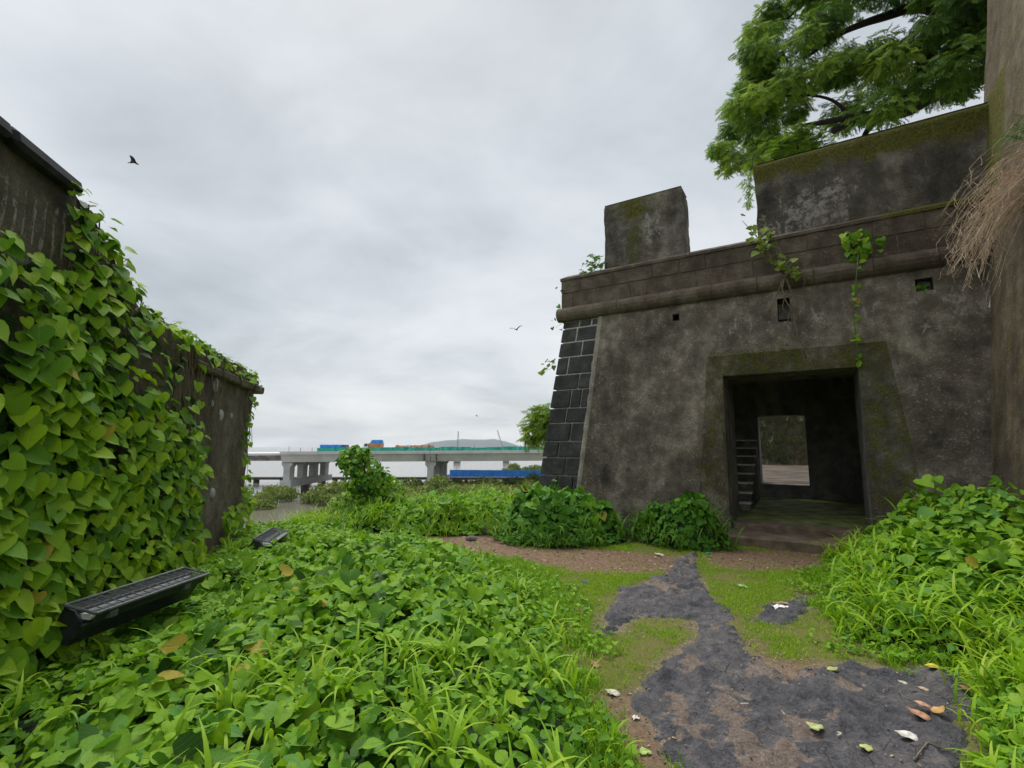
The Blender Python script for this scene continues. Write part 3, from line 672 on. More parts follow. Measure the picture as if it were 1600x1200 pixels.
# two courses of parapet stone
for z0, z1, xs in ((4.565, 4.905, [-3.3, -3.02, -2.45, -1.75, -1.42, -0.45, 0.5, 1.0, 1.62, 2.55, 3.2, 3.75]), (4.915, 5.21, [-3.3, -2.85, -2.1, -1.3, -0.78, -0.3, 0.72, 1.35, 2.25, 2.9, 3.75])):
    for a, b in zip(xs[:-1], xs[1:]):
        pr = rs.uniform(-0.006, 0.008)
        MB().hexa([W(a, 0.575-pr, z0), W(b-0.009, 0.575-pr, z0), W(b-0.009, 0.8, z0), W(a, 0.8, z0), W(a, 0.585-pr, z1), W(b-0.009, 0.585-pr, z1), W(b-0.009, 0.8, z1), W(a, 0.8, z1)]).build('parapet_stone', BROWNST, fort, bevel=0.008)
    for a, b in ((0.81, 1.6), (1.61, 2.6), (2.61, 4.0)):
        MB().hexa([W(-3.3, a, z0), W(-3.0, a, z0), W(-3.0, b, z0), W(-3.3, b, z0), W(-3.3, a, z1), W(-3.0, a, z1), W(-3.0, b, z1), W(-3.3, b, z1)]).build('parapet_stone', BROWNST, fort, bevel=0.008)
# sloping ledge
n = 60; G = np.zeros((5, n+1, 3)); M = np.zeros_like(G)
for i, (b, z) in enumerate(((0.80, 5.19), (0.56, 5.205), (0.565, 5.26), (0.95, 5.44), (1.8, 5.46))):
    for k in range(n+1):
        s = -3.32+7.3*k/n; G[i, k] = W(s, b, z+0.012*(f1(s, b*3, 0., 3, 3)-0.5)); M[i, k] = (1.1*sstep(np.array([s]), 1.9, 2.9)[0]+0.1, 0.55*(s < 2.0)*(i in (2, 3)), 0)
MB().grid(G, M).build('ledge', CORD, fort, smooth=False)
# merlons
def merlon(s0, s1, b0, b1, z0, z1, slope, mf, rnd=0.06):
    nz, ns, nb = 22, max(12, int((s1-s0)/0.08)), 6; mb = MB()
    def side(f, nu, mk):
        G = np.zeros((nz+1, nu+1, 3)); M = np.zeros_like(G)
        for i in range(nz+1):
            for j in range(nu+1):
                s, b = f(j/nu); z = z0+(z1+slope*(b-b0)/(b1-b0)-z0)*i/nz
                t_ = max(0, i-nz+1)                                  # top ring pulled in: worn rounded edge
                ss = s+(rnd*t_*0.5)*(1 if s < (s0+s1)/2 else -1)*(abs(s-s0) < 1e-6 or abs(s-s1) < 1e-6)
                bb = b+rnd*0.5*t_*(1 if b < (b0+b1)/2 else -1)*(abs(b-b0) < 1e-6 or abs(b-b1) < 1e-6)
                w = 0.05*(f1(ss, bb, z, 2.2, 5, 3)-0.5)
                G[i, j] = W(ss+w, bb+w, z+w*(i == nz)); M[i, j] = mk(s, z)
        return G, M
    mb.grid(*side(lambda u: (s0+(s1-s0)*u, b0), ns, mf)); mb.grid(*side(lambda u: (s1, b0+(b1-b0)*u), nb, lambda s, z: (0.3, 0.3, 0)))
    mb.grid(*side(lambda u: (s1+(s0-s1)*u, b1), ns, mf)); mb.grid(*side(lambda u: (s0, b1+(b0-b1)*u), nb, lambda s, z: (0.2, 0.1, 0.3)))
    zt = z1+0.012; mb.grid(*quadgrid(W(s0+rnd*0.4, b0+rnd*0.4, zt), W(s1-rnd*0.4, b0+rnd*0.4, zt), W(s1-rnd*0.4, b1-rnd*0.4, zt+slope), W(s0+rnd*0.4, b1-rnd*0.4, zt+slope), ns, 4, 0.02, (0.5, 0, 0)))
    return mb
def mf1(s, z): return (0.62*math.exp(-((s+1.75)/0.3)**2)+0.35*(z > 6.5), 0.98*math.exp(-((s+1.35)/0.35)**2-((z-6.15)/0.45)**2), 0.4*(s < -2.0)+0.35*(s > -1.1))
def mf2(s, z): return (0.95*sstep(np.array([z]), 6.3, 6.7)[0]+0.25*(s > 2.2), 0.98*math.exp(-((s-1.5)/0.85)**2-((z-5.98)/0.36)**2)+0.6*math.exp(-((z-5.55)/0.22)**2)*(s < 2), 0.35*(s < 1.1)+0.5*math.exp(-((s-3.2)/0.5)**2))
merlon(-2.42, -0.74, 0.95, 1.55, 5.36, 6.88, 0.0, mf1, 0.04).build('merlon', PL_DARK, fort, smooth=True)
merlon(0.58, 4.2, 0.95, 1.55, 5.36, 6.92, 0.0, mf2, 0.12).build('merlon', PL_DARK, fort, smooth=True)
# tower closing the right side
def tface(b, z): return W(sT(z)+0.03*(f1(b, z, 1., 0.8, 4)-0.5), b, z)
nz, nb = 80, 44; G = np.zeros((nz+1, nb+1, 3)); M = np.zeros_like(G)
for i in range(nz+1):
    for j in range(nb+1):
        z = 11.0*i/nz-0.1; b = 1.25-5.5*j/nb; G[i, j] = tface(b, z)
        M[i, j] = (0.75*(b > 0.2)*(4.8 < z < 7.0)+0.35*(z < 7.5), 0.35*math.exp(-((b-0.5)/0.12)**2)+0.7*math.exp(-((b+0.75)/0.16)**2-((z-1.55)/0.3)**2), 0.45*(z < 5)*(b < 0.1)+0.3*(z < 1.5))
mb = MB(); mb.grid(G, M)
mb.hexa([W(sT(0)+0.05, -4.24, -0.1), W(sT(0)+4.5, -4.24, -0.1), W(sT(0)+4.5, 1.24, -0.1), W(sT(0)+0.05, 1.24, -0.1), W(sT(11)+0.05, -4.24, 10.9), W(sT(0)+4.5, -4.24, 10.9), W(sT(0)+4.5, 1.24, 10.9), W(sT(11)+0.05, 1.24, 10.9)])
mb.build('tower', PL_TOWER, fort, smooth=False)

# courtyard beyond the inner doorway
mb = MB(); mb.grid(*quadgrid(W(-2.2, RB+0.6, KF+0.01), W(10, RB+0.6, KF+0.01), W(10, 19.3, KF+0.03), W(-2.2, 19.3, KF+0.03), 20, 20, 0.03))
mb.build('courtyard_ground', simple('courtyard_earth', (0.082, 0.062, 0.044), 0.95, scale=1.2, vary=0.55, bump=0.6), kind='structure')
t_ = thing('courtyard_wall', 'mossy green wall across the courtyard, seen through the inner doorway', 'wall', tuple(W(0, 19, KF)))
mb = MB(); mb.grid(*quadgrid(W(-2, 19, KF-0.2), W(9, 19, KF-0.2), W(9, 19, 4.2), W(-2, 19, 4.2), 40, 14, 0.06, (0.42, 0.45, 0.3))); mb.hexa([W(-2, 19.05, 0), W(9, 19.05, 0), W(9, 19.6, 0), W(-2, 19.6, 0), W(-2, 19.05, 4.18), W(9, 19.05, 4.18), W(9, 19.6, 4.18), W(-2, 19.6, 4.18)])
mb.build('wall_face', plaster('courtyard_plaster', (0.012, 0.018, 0.007), (0.035, 0.04, 0.018), (0.12, 0.09, 0.07), 0.35, 0.8), t_, smooth=False)

# ================================================================== RUINED WALL (left)
LW0 = np.array([-3.49, 3.54, 0.0]); LD = nrm(np.array([-0.89, 3.81, 0.0])); LN = np.array([LD[1], -LD[0], 0.0])
def LWp(t_, o, z): return LW0+LD*t_+LN*o+WZ*z
def ltop(t_): return np.interp(t_, [-9, 0.10, 0.20, 0.42, 0.60, 0.74, 0.88, 1.02, 1.30, 2.1, 3.0, 4.9, 5.4], [3.66, 3.66, 3.60, 3.55, 3.42, 3.38, 3.20, 3.14, 2.98, 2.99, 2.93, 2.90, 2.84])
RUIN = plaster('ruin_plaster', (0.05, 0.042, 0.032), (0.12, 0.10, 0.073), (0.22, 0.19, 0.145), 0.25, 0.6)
ruin = thing('ruined_wall', 'dark crumbling fort wall overgrown with heart-leaved vine', 'wall', tuple(LWp(2.5, -0.6, 0)))
ts = np.r_[np.arange(-6, -1.2, 0.2), np.arange(-1.2, 0.5, 0.025), np.arange(0.52, 5.41, 0.11)]; nz = 44
G = np.zeros((nz+1, len(ts)+5, 3)); M = np.zeros_like(G)
for j in range(len(ts)+5):
    t0 = ts[min(j, len(ts)-1)]; k = max(0, j-len(ts)+1)
    for i in range(nz+1):
        z = -0.6+(ltop(t0)+0.6)*i/nz
        rag = 0.30*(f1(z*0.9, 4.0, 0.0, 1.2, 4)-0.45)+0.10*(z > 2.0)-0.08*(z < 1.4)
        tt = t0+(rag if j >= len(ts)-1 else 0)*1.0; o = 0.05*(f1(tt, z, 2., 1.6, 4)-0.5)+0.02*(f1(tt, z, 5., 9, 3)-0.5)
        G[i, j] = LWp(tt+(0.05*k if k < 2 else 0.06), o-0.28*k, z)
        drip = 0.95*sstep(np.array([z]), 2.7, 3.0)[0]*(z < 3.48-0.15*f1(t0*9, 0, 0, 1, 2))*(t0 < 0.25)*(math.sin(t0*62+5*f1(z*2, t0*2, 0., 1.5, 3)) > 0.55)
        M[i, j] = (0.35*(t0 < 1)*(z < 3.1), drip, 0.75*(z > 3.42)*(t0 < 1.0)+0.35*(t0 > 3))
mb = MB(); mb.grid(G, M); mb.build('wall_face', RUIN, ruin, smooth=True)
mb = MB(); Gt = np.zeros((3, len(ts), 3))
for j, t0 in enumerate(ts):
    for i, o in enumerate((0.0, -0.55, -1.1)): Gt[i, j] = LWp(t0, o, ltop(t0)+0.03*(f1(t0, o, 0., 3, 3)-0.5)*(i > 0))
mb.grid(Gt); mb.build('wall_top', RUIN, ruin)
mb = MB(); mb.hexa([LWp(-6, -1.1, -0.6), LWp(5.4, -1.1, -0.6), LWp(5.4, -1.0, -0.6), LWp(-6, -1.0, -0.6), LWp(-6, -1.1, 2.8), LWp(5.4, -1.1, 2.8), LWp(5.4, -1.0, 2.8), LWp(-6, -1.0, 2.8)]); mb.build('wall_back', RUIN, ruin)
for a, b in ((-4.2, -3.0), (-2.99, -1.7), (-1.69, -0.6), (-0.59, 0.14)):           # capping slabs of the tall part
    MB().hexa([LWp(a, 0.10, 3.585), LWp(b, 0.10, 3.585), LWp(b, -1.1, 3.585), LWp(a, -1.1, 3.585), LWp(a, 0.06, 3.72), LWp(b, 0.06, 3.72), LWp(b, -1.1, 3.74), LWp(a, -1.1, 3.74)]).build('coping_stone', simple('coping', (0.026, 0.026, 0.034), 0.9, vary=0.5), ruin, bevel=0.035)
for a, b, z0, z1, pr in ((2.6, 3.5, 2.585, 2.70, 0.10), (3.51, 4.35, 2.58, 2.70, 0.11), (4.36, 5.1, 2.575, 2.70, 0.10), (5.11, 5.66, 2.56, 2.69, 0.13),
                     (2.6, 3.2, 2.705, 2.93, 0.05), (3.21, 3.7, 2.705, 2.92, 0.07), (3.71, 4.1, 2.705, 2.9, 0.045), (4.11, 4.75, 2.705, 2.91, 0.065), (4.76, 5.3, 2.70, 2.87, 0.05), (5.31, 5.55, 2.70, 2.80, 0.06)):
    MB().hexa([LWp(a, pr, z0), LWp(b-0.012, pr, z0), LWp(b-0.012, -0.5, z0), LWp(a, -0.5, z0), LWp(a, pr+0.01, z1), LWp(b-0.012, pr+0.01, z1), LWp(b-0.012, -0.5, z1), LWp(a, -0.5, z1)]).build('cornice_stone', BROWNST, ruin, bevel=0.022)
for (u, v_, r) in ((335, 603, 0.09), (343, 649, 0.075), (361, 650, 0.035), (331, 770, 0.06), (330, 630, 0.05)):     # pale rubble stones set in the wall
    d = ray(u, v_); p = CAM+d*(np.dot(LW0-CAM, LN)/np.dot(d, LN)); bm = bmesh.new(); bmesh.ops.create_icosphere(bm, subdivisions=2, radius=r)
    for q in bm.verts:
        n_ = f1(*q.co, 9, 3, u); q.co *= 0.7+0.6*n_
    me = bpy.data.meshes.new('rubble_stone'); bm.to_mesh(me); bm.free(); me.materials.append(simple('pale_rubble', (0.42, 0.43, 0.43), 0.9))
    o = bpy.data.objects.new('rubble_stone', me); link(o, ruin); o.location = tuple(p-ORG[ruin.name]); o.scale = (0.7, 0.8, 1.25)

# ================================================================== VEGETATION
VINE_C = [(0.012, 0.042, 0.003), (0.09, 0.24, 0.010), (0.22, 0.43, 0.012), (0.38, 0.58, 0.016), (0.16, 0.38, 0.03)]
GRD_C = [(0.022, 0.08, 0.006), (0.08, 0.24, 0.014), (0.20, 0.42, 0.02), (0.29, 0.51, 0.022), (0.11, 0.32, 0.055), (0.36, 0.56, 0.03)]
BUSH_C = [(0.03, 0.11, 0.012), (0.08, 0.25, 0.022), (0.14, 0.36, 0.03), (0.23, 0.47, 0.035)]
TREE_C = [(0.035, 0.10, 0.022), (0.09, 0.20, 0.035), (0.17, 0.31, 0.05), (0.27, 0.42, 0.06), (0.42, 0.56, 0.06)]
GRASS_C = [(0.10, 0.25, 0.014), (0.19, 0.40, 0.018), (0.29, 0.51, 0.022), (0.40, 0.55, 0.05)]
VINE_O = leafmat('vine_leaf', VINE_C[1:], True); VINE_S = leafmat('vine_foliage', VINE_C)
GRD_O = leafmat('creeper_leaf', GRD_C, True); GRD_S = leafmat('creeper_foliage', GRD_C)
BUSH_O = leafmat('bush_leaf', BUSH_C, True); BUSH_S = leafmat('bush_foliage', BUSH_C)
TREE_S = leafmat('tree_foliage', TREE_C, veins=False, trans=0.4); GRASS_S = leafmat('grass_blades', GRASS_C, veins=False, trans=0.35, rough=0.55)
LIME_S = leafmat('young_tree_foliage', [(0.10, 0.22, 0.02), (0.20, 0.36, 0.03), (0.32, 0.47, 0.05)], veins=False, trans=0.45)
SAP_O = leafmat('sapling_leaf', [(0.10, 0.20, 0.025), (0.20, 0.33, 0.04), (0.33, 0.40, 0.06), (0.14, 0.27, 0.04)], True)
UNDER = simple('under_foliage', (0.012, 0.030, 0.007), 0.95, vary=0.4, scale=12, bump=0.5)  # near-black sheet below the leaves, shade between them painted in
STEM = simple('green_stem', (0.10, 0.15, 0.04), 0.7); BARK = simple('bark', (0.028, 0.023, 0.018), 0.9, scale=10, bump=0.8); ROOT = simple('pale_root', (0.20, 0.16, 0.11), 0.85, scale=15, bump=0.4)
def rn(n, k=3): return RNG.normal(size=(n, k))

# ---- vine on the ruined wall
def vine_cover(t_, z):
    top = ltop(t_)
    d = np.ones_like(t_)
    d *= np.where(t_ < 0.35, sstep(-z, -3.02-0.12*np.sin(t_*5), -2.9), 1.0)                               # bare drips under the coping
    d = np.where((t_ > 0.05) & (t_ < 1.2) & (z > 2.9), 0.75, d)
    gap = sstep(t_, 0.9, 1.3)*(1-sstep(t_, 2.5, 3.0))*sstep(z, 1.75, 2.3)*(1-sstep(z, 2.75, 2.95)); d = d*(1-0.78*gap)
    edge = 2.85+0.22*np.sin(z*2.2)-0.35*sstep(z, 2.3, 2.8); d = d*(1-sstep(t_, edge-0.25, edge+0.25))
    d = np.maximum(d, 0.95*sstep(t_, -0.05, 0.35)*(1-sstep(t_, 5.2, 5.45))*sstep(z, top-0.26, top-0.08))      # fringe on top
    d = np.maximum(d, 0.8*(np.abs(t_-5.02-0.12*np.sin(z*3)) < 0.10+0.12*sstep(-z, -1.2, -0.4)+0.05*(z < 1.4))*(z < 2.45))   # strand at the end
    d = np.maximum(d, 0.95*sstep(-z, -0.75, -0.5)*(t_ > 3.9)*(t_ < 5.4))
    return d*(z < top+0.02)
tl_, zl_, sd_l, st_l = [], [], [], []
t0 = -2.3
while t0 < 3.3:                                                # hanging strands with alternate leaves
    t0 += RNG.uniform(0.045, 0.12); zt = ltop(t0)+0.02; zb_ = RNG.uniform(0.0, 0.25); z = zt-RNG.uniform(0, 0.3) if RNG.random() < 0.8 else RNG.uniform(1.2, 2.4); k = 0; ph = RNG.uniform(0, 6)
    while z > zb_:
        tl_.append(t0+0.07*math.sin(z*1.7+ph)); zl_.append(z); sd_l.append(1 if k % 2 else -1); st_l.append(0); z -= RNG.uniform(0.05, 0.115); k += 1
for k in range(1500): tl_.append(RNG.uniform(-2.2, 3.2)); zl_.append(RNG.uniform(0, 3.6)); sd_l.append(RNG.choice([-1, 1])); st_l.append(1)      # inner leaves coloured near-black, painting in the shade of the gaps
for k in range(4200): tl_.append(RNG.uniform(0.0, 5.45)); zl_.append(RNG.uniform(0, 3.7)); sd_l.append(RNG.choice([-1, 1])); st_l.append(2)      # fringe and end strand
tt, zz, sd_a, st_a = map(np.array, (tl_, zl_, sd_l, st_l)); cov = vine_cover(tt, zz)
cov = np.where((st_a == 2) & (tt < 3.3) & (zz < ltop(tt)-0.22), 0, cov); keep = RNG.random(len(tt)) < cov*np.where(st_a == 2, 0.75, 1.0); tt, zz, sd_a, st_a = tt[keep], zz[keep], sd_a[keep], st_a[keep]; n = len(tt)
bul = (0.04+0.24*fbm(np.c_[tt, zz], 1.3, 3, 4))*np.where(tt > 3.0, 0.5, 1.0)*np.where(zz > 2.9, 0.5, 1.0)+0.08*sstep(-zz, -1.0, 0)
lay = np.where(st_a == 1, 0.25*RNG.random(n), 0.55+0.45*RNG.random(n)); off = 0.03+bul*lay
P = LW0+LD*(tt+sd_a*RNG.uniform(0.02, 0.09, n))[:, None]+LN*off[:, None]+WZ*zz[:, None]
frac = np.clip((zz-(ltop(tt)-0.12))/0.12, 0, 1)[:, None]; yaw = (sd_a*RNG.uniform(0.0, 0.75, n))[:, None]
Nn = LN*RNG.uniform(0.35, 0.85, (n, 1))+WZ*(RNG.uniform(0.35, 0.95, (n, 1))+frac*0.6)-LD*0.30+LD*yaw*0.45+rn(n)*0.24; Tp = -WZ*(0.8-0.4*frac)+LD*(yaw+0.12)+LN*RNG.uniform(0.05, 0.6, (n, 1))+rn(n)*0.14
X, Y, Z = frames(Nn, Tp)
S = RNG.uniform(0.06, 0.165, n)*np.interp(tt, [-1, 1, 3, 5.5], [1.05, 0.95, 0.85, 0.75])*np.where(zz > ltop(tt)-0.15, 0.75, 1)
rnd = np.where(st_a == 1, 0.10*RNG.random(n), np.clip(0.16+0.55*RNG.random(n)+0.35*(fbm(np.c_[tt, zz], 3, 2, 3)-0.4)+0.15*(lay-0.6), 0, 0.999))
main = tt < 4.3
vine = thing('climbing_vine', 'dense heart-leaved vine covering the left ruined wall', 'vine', tuple(LWp(1.2, 0.05, 0)))
def stems(sel_t, nst, parent, zlo=0.05):
    mb = MB()
    for k in range(nst):
        t0 = sel_t(); zt = ltop(t0)-0.05; L = RNG.uniform(0.8, 2.6); q = []
        for i in range(7):
            f = i/6; q.append(LWp(t0+0.10*math.sin(f*4+k)+0.12*f, 0.02+0.06*math.sin(f*5+k*2)**2, max(zlo, zt-L*f)))
        mb.tube(q, np.linspace(0.006, 0.003, 7), 5)
    return mb.build('stem', ROOT, parent, kind='stuff')
foliage(vine, HEART, 'vine', VINE_O, VINE_S, P[main], X[main], Y[main], Z[main], S[main], rnd[main], 300, prefer=lay[main])
stems(lambda: RNG.uniform(0.0, 3.6), 60, vine)
mb = MB()
for k in range(16):                                            # tendrils standing up into the sky
    t0 = RNG.uniform(0.3, 5.2); p = LWp(t0, 0.02, ltop(t0)); dv = LN*RNG.uniform(0.1, 0.5)+WZ*RNG.uniform(0.25, 0.6)+LD*RNG.uniform(-0.3, 0.5); L = RNG.uniform(0.15, 0.35)
    mb.tube([p+dv*L*f+WZ*(-0.25*L*f*f) for f in (0, 0.35, 0.7, 1)], [0.004, 0.003, 0.002, 0.001], 4)
mb.build('tendril', STEM, vine, kind='stuff')
vend = thing('climbing_vine', 'narrow strand of vine hanging down the far broken end of the left wall', 'vine', tuple(LWp(5.0, 0.05, 0)))
e_ = ~main; foliage(vend, HEART, 'vine', VINE_O, VINE_S, P[e_], X[e_], Y[e_], Z[e_], S[e_], rnd[e_], 130, prefer=lay[e_])
stems(lambda: RNG.uniform(4.9, 5.2), 8, vend)

# ---- leafy patches on the ground
def patch_height(kind, P):
    if kind == 'left':
        d = sdist(P, LEFTP); wall = sstep(-(P-LW0[:2])@LN[:2], -0.9, 0.2)
        la = np.array([-3.05, 3.75]); lb = np.array([-2.95, 4.85]); w_ = P-la; e_ = lb-la; tq = np.clip((w_@e_)/(e_@e_), 0, 1); ld = np.linalg.norm(w_-tq[:, None]*e_, axis=1)
        l2 = np.linalg.norm(P-np.array([-3.3, 7.0]), axis=1); dip = 1-0.72*(1-sstep(ld, 0.25, 0.75))-0.6*(1-sstep(l2, 0.2, 0.9))*(1-sstep(ld, 0, 0.1)*0)
        h_ = (0.02+0.30*fbm(P, 1.1, 3, 1)+0.30*(fbm(P, 3.6, 2, 5)-0.3))*sstep(d, -0.02, 1.25)*(0.45+0.55*sstep(P[:, 1], 2.2, 4.5))+0.05*sstep(d, 0, 0.08)
        return h_*np.clip(dip, 0.15, 1)+0.03*wall, d
    if kind == 'right':
        d = sdist(P, RIGHTP); near = sstep(P[:, 1]+0.45*((P-W0[:2])@WB[:2]+1.2), 3.3, 6.6)
        return ((0.26+0.85*near)*sstep(d, 0.0, 1.6)*(0.55+0.85*fbm(P, 1.7, 3, 3))+0.14*sstep(d, 0.0, 0.25)*(0.4+1.2*fbm(P, 3, 2, 9))), d
def veg(kind, P): return patch_height(kind, P)
def sample_patch(poly, heightf, dens, lo=None, hi=None):
    lo = poly.min(0) if lo is None else np.array(lo); hi = poly.max(0) if hi is None else np.array(hi)
    n = int((hi[0]-lo[0])*(hi[1]-lo[1])*dens); P = np.c_[RNG.uniform(lo[0], hi[0], n), RNG.uniform(lo[1], hi[1], n)]
    h, d = heightf(P); k = d > 0.0; P, h, d = P[k], h[k], d[k]
    e = 0.04; gx_ = (heightf(P+[e, 0])[0]-heightf(P-[e, 0])[0])/(2*e); gy_ = (heightf(P+[0, e])[0]-heightf(P-[0, e])[0])/(2*e)
    return P, h, d, np.clip(gx_, -2, 2), np.clip(gy_, -2, 2)
def ok_view(P, h, pad=90):
    u, v_, d = proj(np.c_[P, h]); return (d > 0.25) & (u > -pad) & (u < 1600+pad) & (v_ < 1200+pad*2)
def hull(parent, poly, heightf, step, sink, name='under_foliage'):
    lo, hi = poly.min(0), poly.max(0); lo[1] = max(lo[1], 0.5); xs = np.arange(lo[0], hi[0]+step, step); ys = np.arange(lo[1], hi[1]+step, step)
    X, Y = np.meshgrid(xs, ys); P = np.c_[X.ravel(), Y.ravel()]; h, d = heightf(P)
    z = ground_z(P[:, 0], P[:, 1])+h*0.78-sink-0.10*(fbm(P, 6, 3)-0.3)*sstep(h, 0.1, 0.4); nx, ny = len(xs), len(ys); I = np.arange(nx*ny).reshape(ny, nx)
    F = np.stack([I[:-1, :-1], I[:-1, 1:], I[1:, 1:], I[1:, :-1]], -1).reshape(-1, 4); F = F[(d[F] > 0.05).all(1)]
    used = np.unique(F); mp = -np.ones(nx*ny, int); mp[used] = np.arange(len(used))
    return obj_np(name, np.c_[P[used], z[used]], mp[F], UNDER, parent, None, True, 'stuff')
def ground_leaves(poly, hf, dens, smin, smax, tilt=0.45, lo=None, hi=None, tips=0.0, keepf=None):
    P, h, d, gx_, gy_ = sample_patch(poly, hf, dens, lo, hi)
    k = ok_view(P, h)
    if keepf is not None: k &= RNG.random(len(P)) < keepf(P, h, d)
    P, h, d, gx_, gy_ = P[k], h[k], d[k], gx_[k], gy_[k]; n = len(P)
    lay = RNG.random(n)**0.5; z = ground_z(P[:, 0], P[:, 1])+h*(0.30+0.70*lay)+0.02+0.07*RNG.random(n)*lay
    Nn = np.c_[-0.6*gx_, -0.6*gy_, np.ones(n)]+rn(n)*tilt*0.62+np.array([0, -0.22, 0]); az = RNG.uniform(0, 2*math.pi, n)
    Tp = np.c_[np.cos(az), np.sin(az), -0.25*np.ones(n)]+np.c_[-gx_, -gy_, 0*gx_]*0.5
    X, Y, Z = frames(Nn, Tp); S = RNG.uniform(smin, smax, n)*(0.75+0.5*fbm(P, 1.7, 2, 8))
    S *= 0.6+0.4*sstep(d, 0, 0.5)
    pn = fbm(P, 1.0, 3, 12); rnd = np.clip(-0.02+0.50*RNG.random(n)*lay+0.75*(pn-0.28)+0.16*lay, 0, 0.999)  # lower leaves get darker tones, shade under the top layer painted in
    c_ = np.c_[P, z]-Y*(S*0.5)[:, None]
    return c_, X, Y, Z, S, rnd, lay
def blades(P, z, lmin, lmax, w, tpl, lean=0.25, rlo=0.2, rhi=0.95):
    n = len(P); az = RNG.uniform(0, 2*math.pi, n); Zv = nrm(np.c_[lean*np.cos(az), lean*np.sin(az), np.ones(n)]+rn(n)*0.08); Yv = np.c_[np.cos(az), np.sin(az), np.zeros(n)]
    X, Zc, _ = frames(Yv, Zv)[0], frames(Yv, Zv)[1], 0
    L = RNG.uniform(lmin, lmax, n); Yc = np.cross(Zc, X)
    return scatter(tpl, np.c_[P, z], X, Yc, Zc, np.c_[w*L/np.mean([lmin, lmax])*np.ones(n), L, L], RNG.uniform(rlo, rhi, n))
def tufts(poly, hf, ntuft, per, lmin, lmax, w, spread=0.07, keepf=None):
    lo, hi = poly.min(0), poly.max(0); C = []; 
    while len(C) < ntuft:
        p = np.array([RNG.uniform(lo[0], hi[0]), RNG.uniform(lo[1], hi[1])]); h, d = hf(p[None])
        if d[0] > 0 and ok_view(p[None], h)[0] and (keepf is None or keepf(p)): C.append(p)
    C = np.repeat(np.array(C), per, 0); P = C+RNG.normal(size=C.shape)*spread; h, d = hf(P)
    return blades(P, ground_z(P[:, 0], P[:, 1])+np.maximum(h*0.65, 0.0), lmin, lmax, w, LONG, 0.3, 0.35, 0.99)

# low creeper carpet on the left
hfL = lambda P: veg('left', P)
creeper = thing('ground_creeper', 'low carpet of round-leaved creeper on the ground left of the stone path', 'creeper', (-1.5, 5.0, 0.0))
A_ = ground_leaves(LEFTP, hfL, 640, 0.045, 0.10, 0.65, lo=(-5.6, 0.8), hi=(1.6, 9.9), keepf=lambda P, h, d: np.interp(P[:, 1], [1, 3, 6, 10], [0.75, 0.85, 1, 1]))
B_ = ground_leaves(LEFTP, hfL, 110, 0.10, 0.165, 0.55, lo=(-5.6, 0.8), hi=(1.6, 9.9), keepf=lambda P, h, d: sstep(fbm(P, 1.1, 2, 21), 0.42, 0.6)*sstep(d, 0.25, 0.8))
small = scatter(HEART[:2]+OVAL+SMALL, *A_[:6])
foliage(creeper, HEART, 'creeper', GRD_O, GRD_S, *B_[:6], 300, prefer=B_[6], extra=[small])
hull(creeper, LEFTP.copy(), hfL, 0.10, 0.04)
# grass standing in the creeper
Vv = join([tufts(LEFTP, hfL, 105, 7, 0.16, 0.36, 0.015, 0.05, lambda p: p[1] < 8.5), tufts(LEFTP, hfL, 22, 11, 0.25, 0.45, 0.020, 0.05, lambda p: p[1] < 3.6 and p[0] > -1.9)])
obj_np('grass_tufts', Vv[0], Vv[1], GRASS_S, None, Vv[2], True, 'stuff', 'long grass blades growing up through the creeper', 'grass')

# heap of weeds on the right
hfR = lambda P: veg('right', P)
mound = thing('weed_mound', 'tall bright green heap of weeds and vine leaves right of the doorway', 'weeds', (4.6, 5.4, 0.0))
inw = lambda P: ((P-W0[:2])@WB[:2] < 0.02) & ((P-W0[:2])@WR[:2] < 3.1)
A_ = ground_leaves(RIGHTP, hfR, 640, 0.055, 0.12, 0.7, lo=(1.9, 1.6), hi=(7.5, 8.0), keepf=lambda P, h, d: inw(P)*1.0)
B_ = ground_leaves(RIGHTP, hfR, 130, 0.12, 0.21, 0.6, lo=(1.9, 1.6), hi=(7.5, 8.0), keepf=lambda P, h, d: inw(P)*sstep(d, 0.1, 0.5)*sstep(fbm(P, 1.3, 2, 31), 0.35, 0.55))
foliage(mound, OVAL+HEART[:1], 'mound', GRD_O, GRD_S, *B_[:6], 300, prefer=B_[6], extra=[scatter(OVAL+HEART[:2], *A_[:6])])
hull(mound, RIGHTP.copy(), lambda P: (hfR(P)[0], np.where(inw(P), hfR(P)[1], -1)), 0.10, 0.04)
Vv = join([tufts(RIGHTP, hfR, 170, 7, 0.25, 0.55, 0.019, 0.06, lambda p: inw(p[None])[0] and p[1] > 3), tufts(RIGHTP, hfR, 75, 11, 0.14, 0.34, 0.012, 0.08, lambda p: inw(p[None])[0] and p[1] < 4.4)])
obj_np('grass_tufts', Vv[0], Vv[1], GRASS_S, None, Vv[2], True, 'stuff', 'long arching grass among the weeds on the right', 'grass')

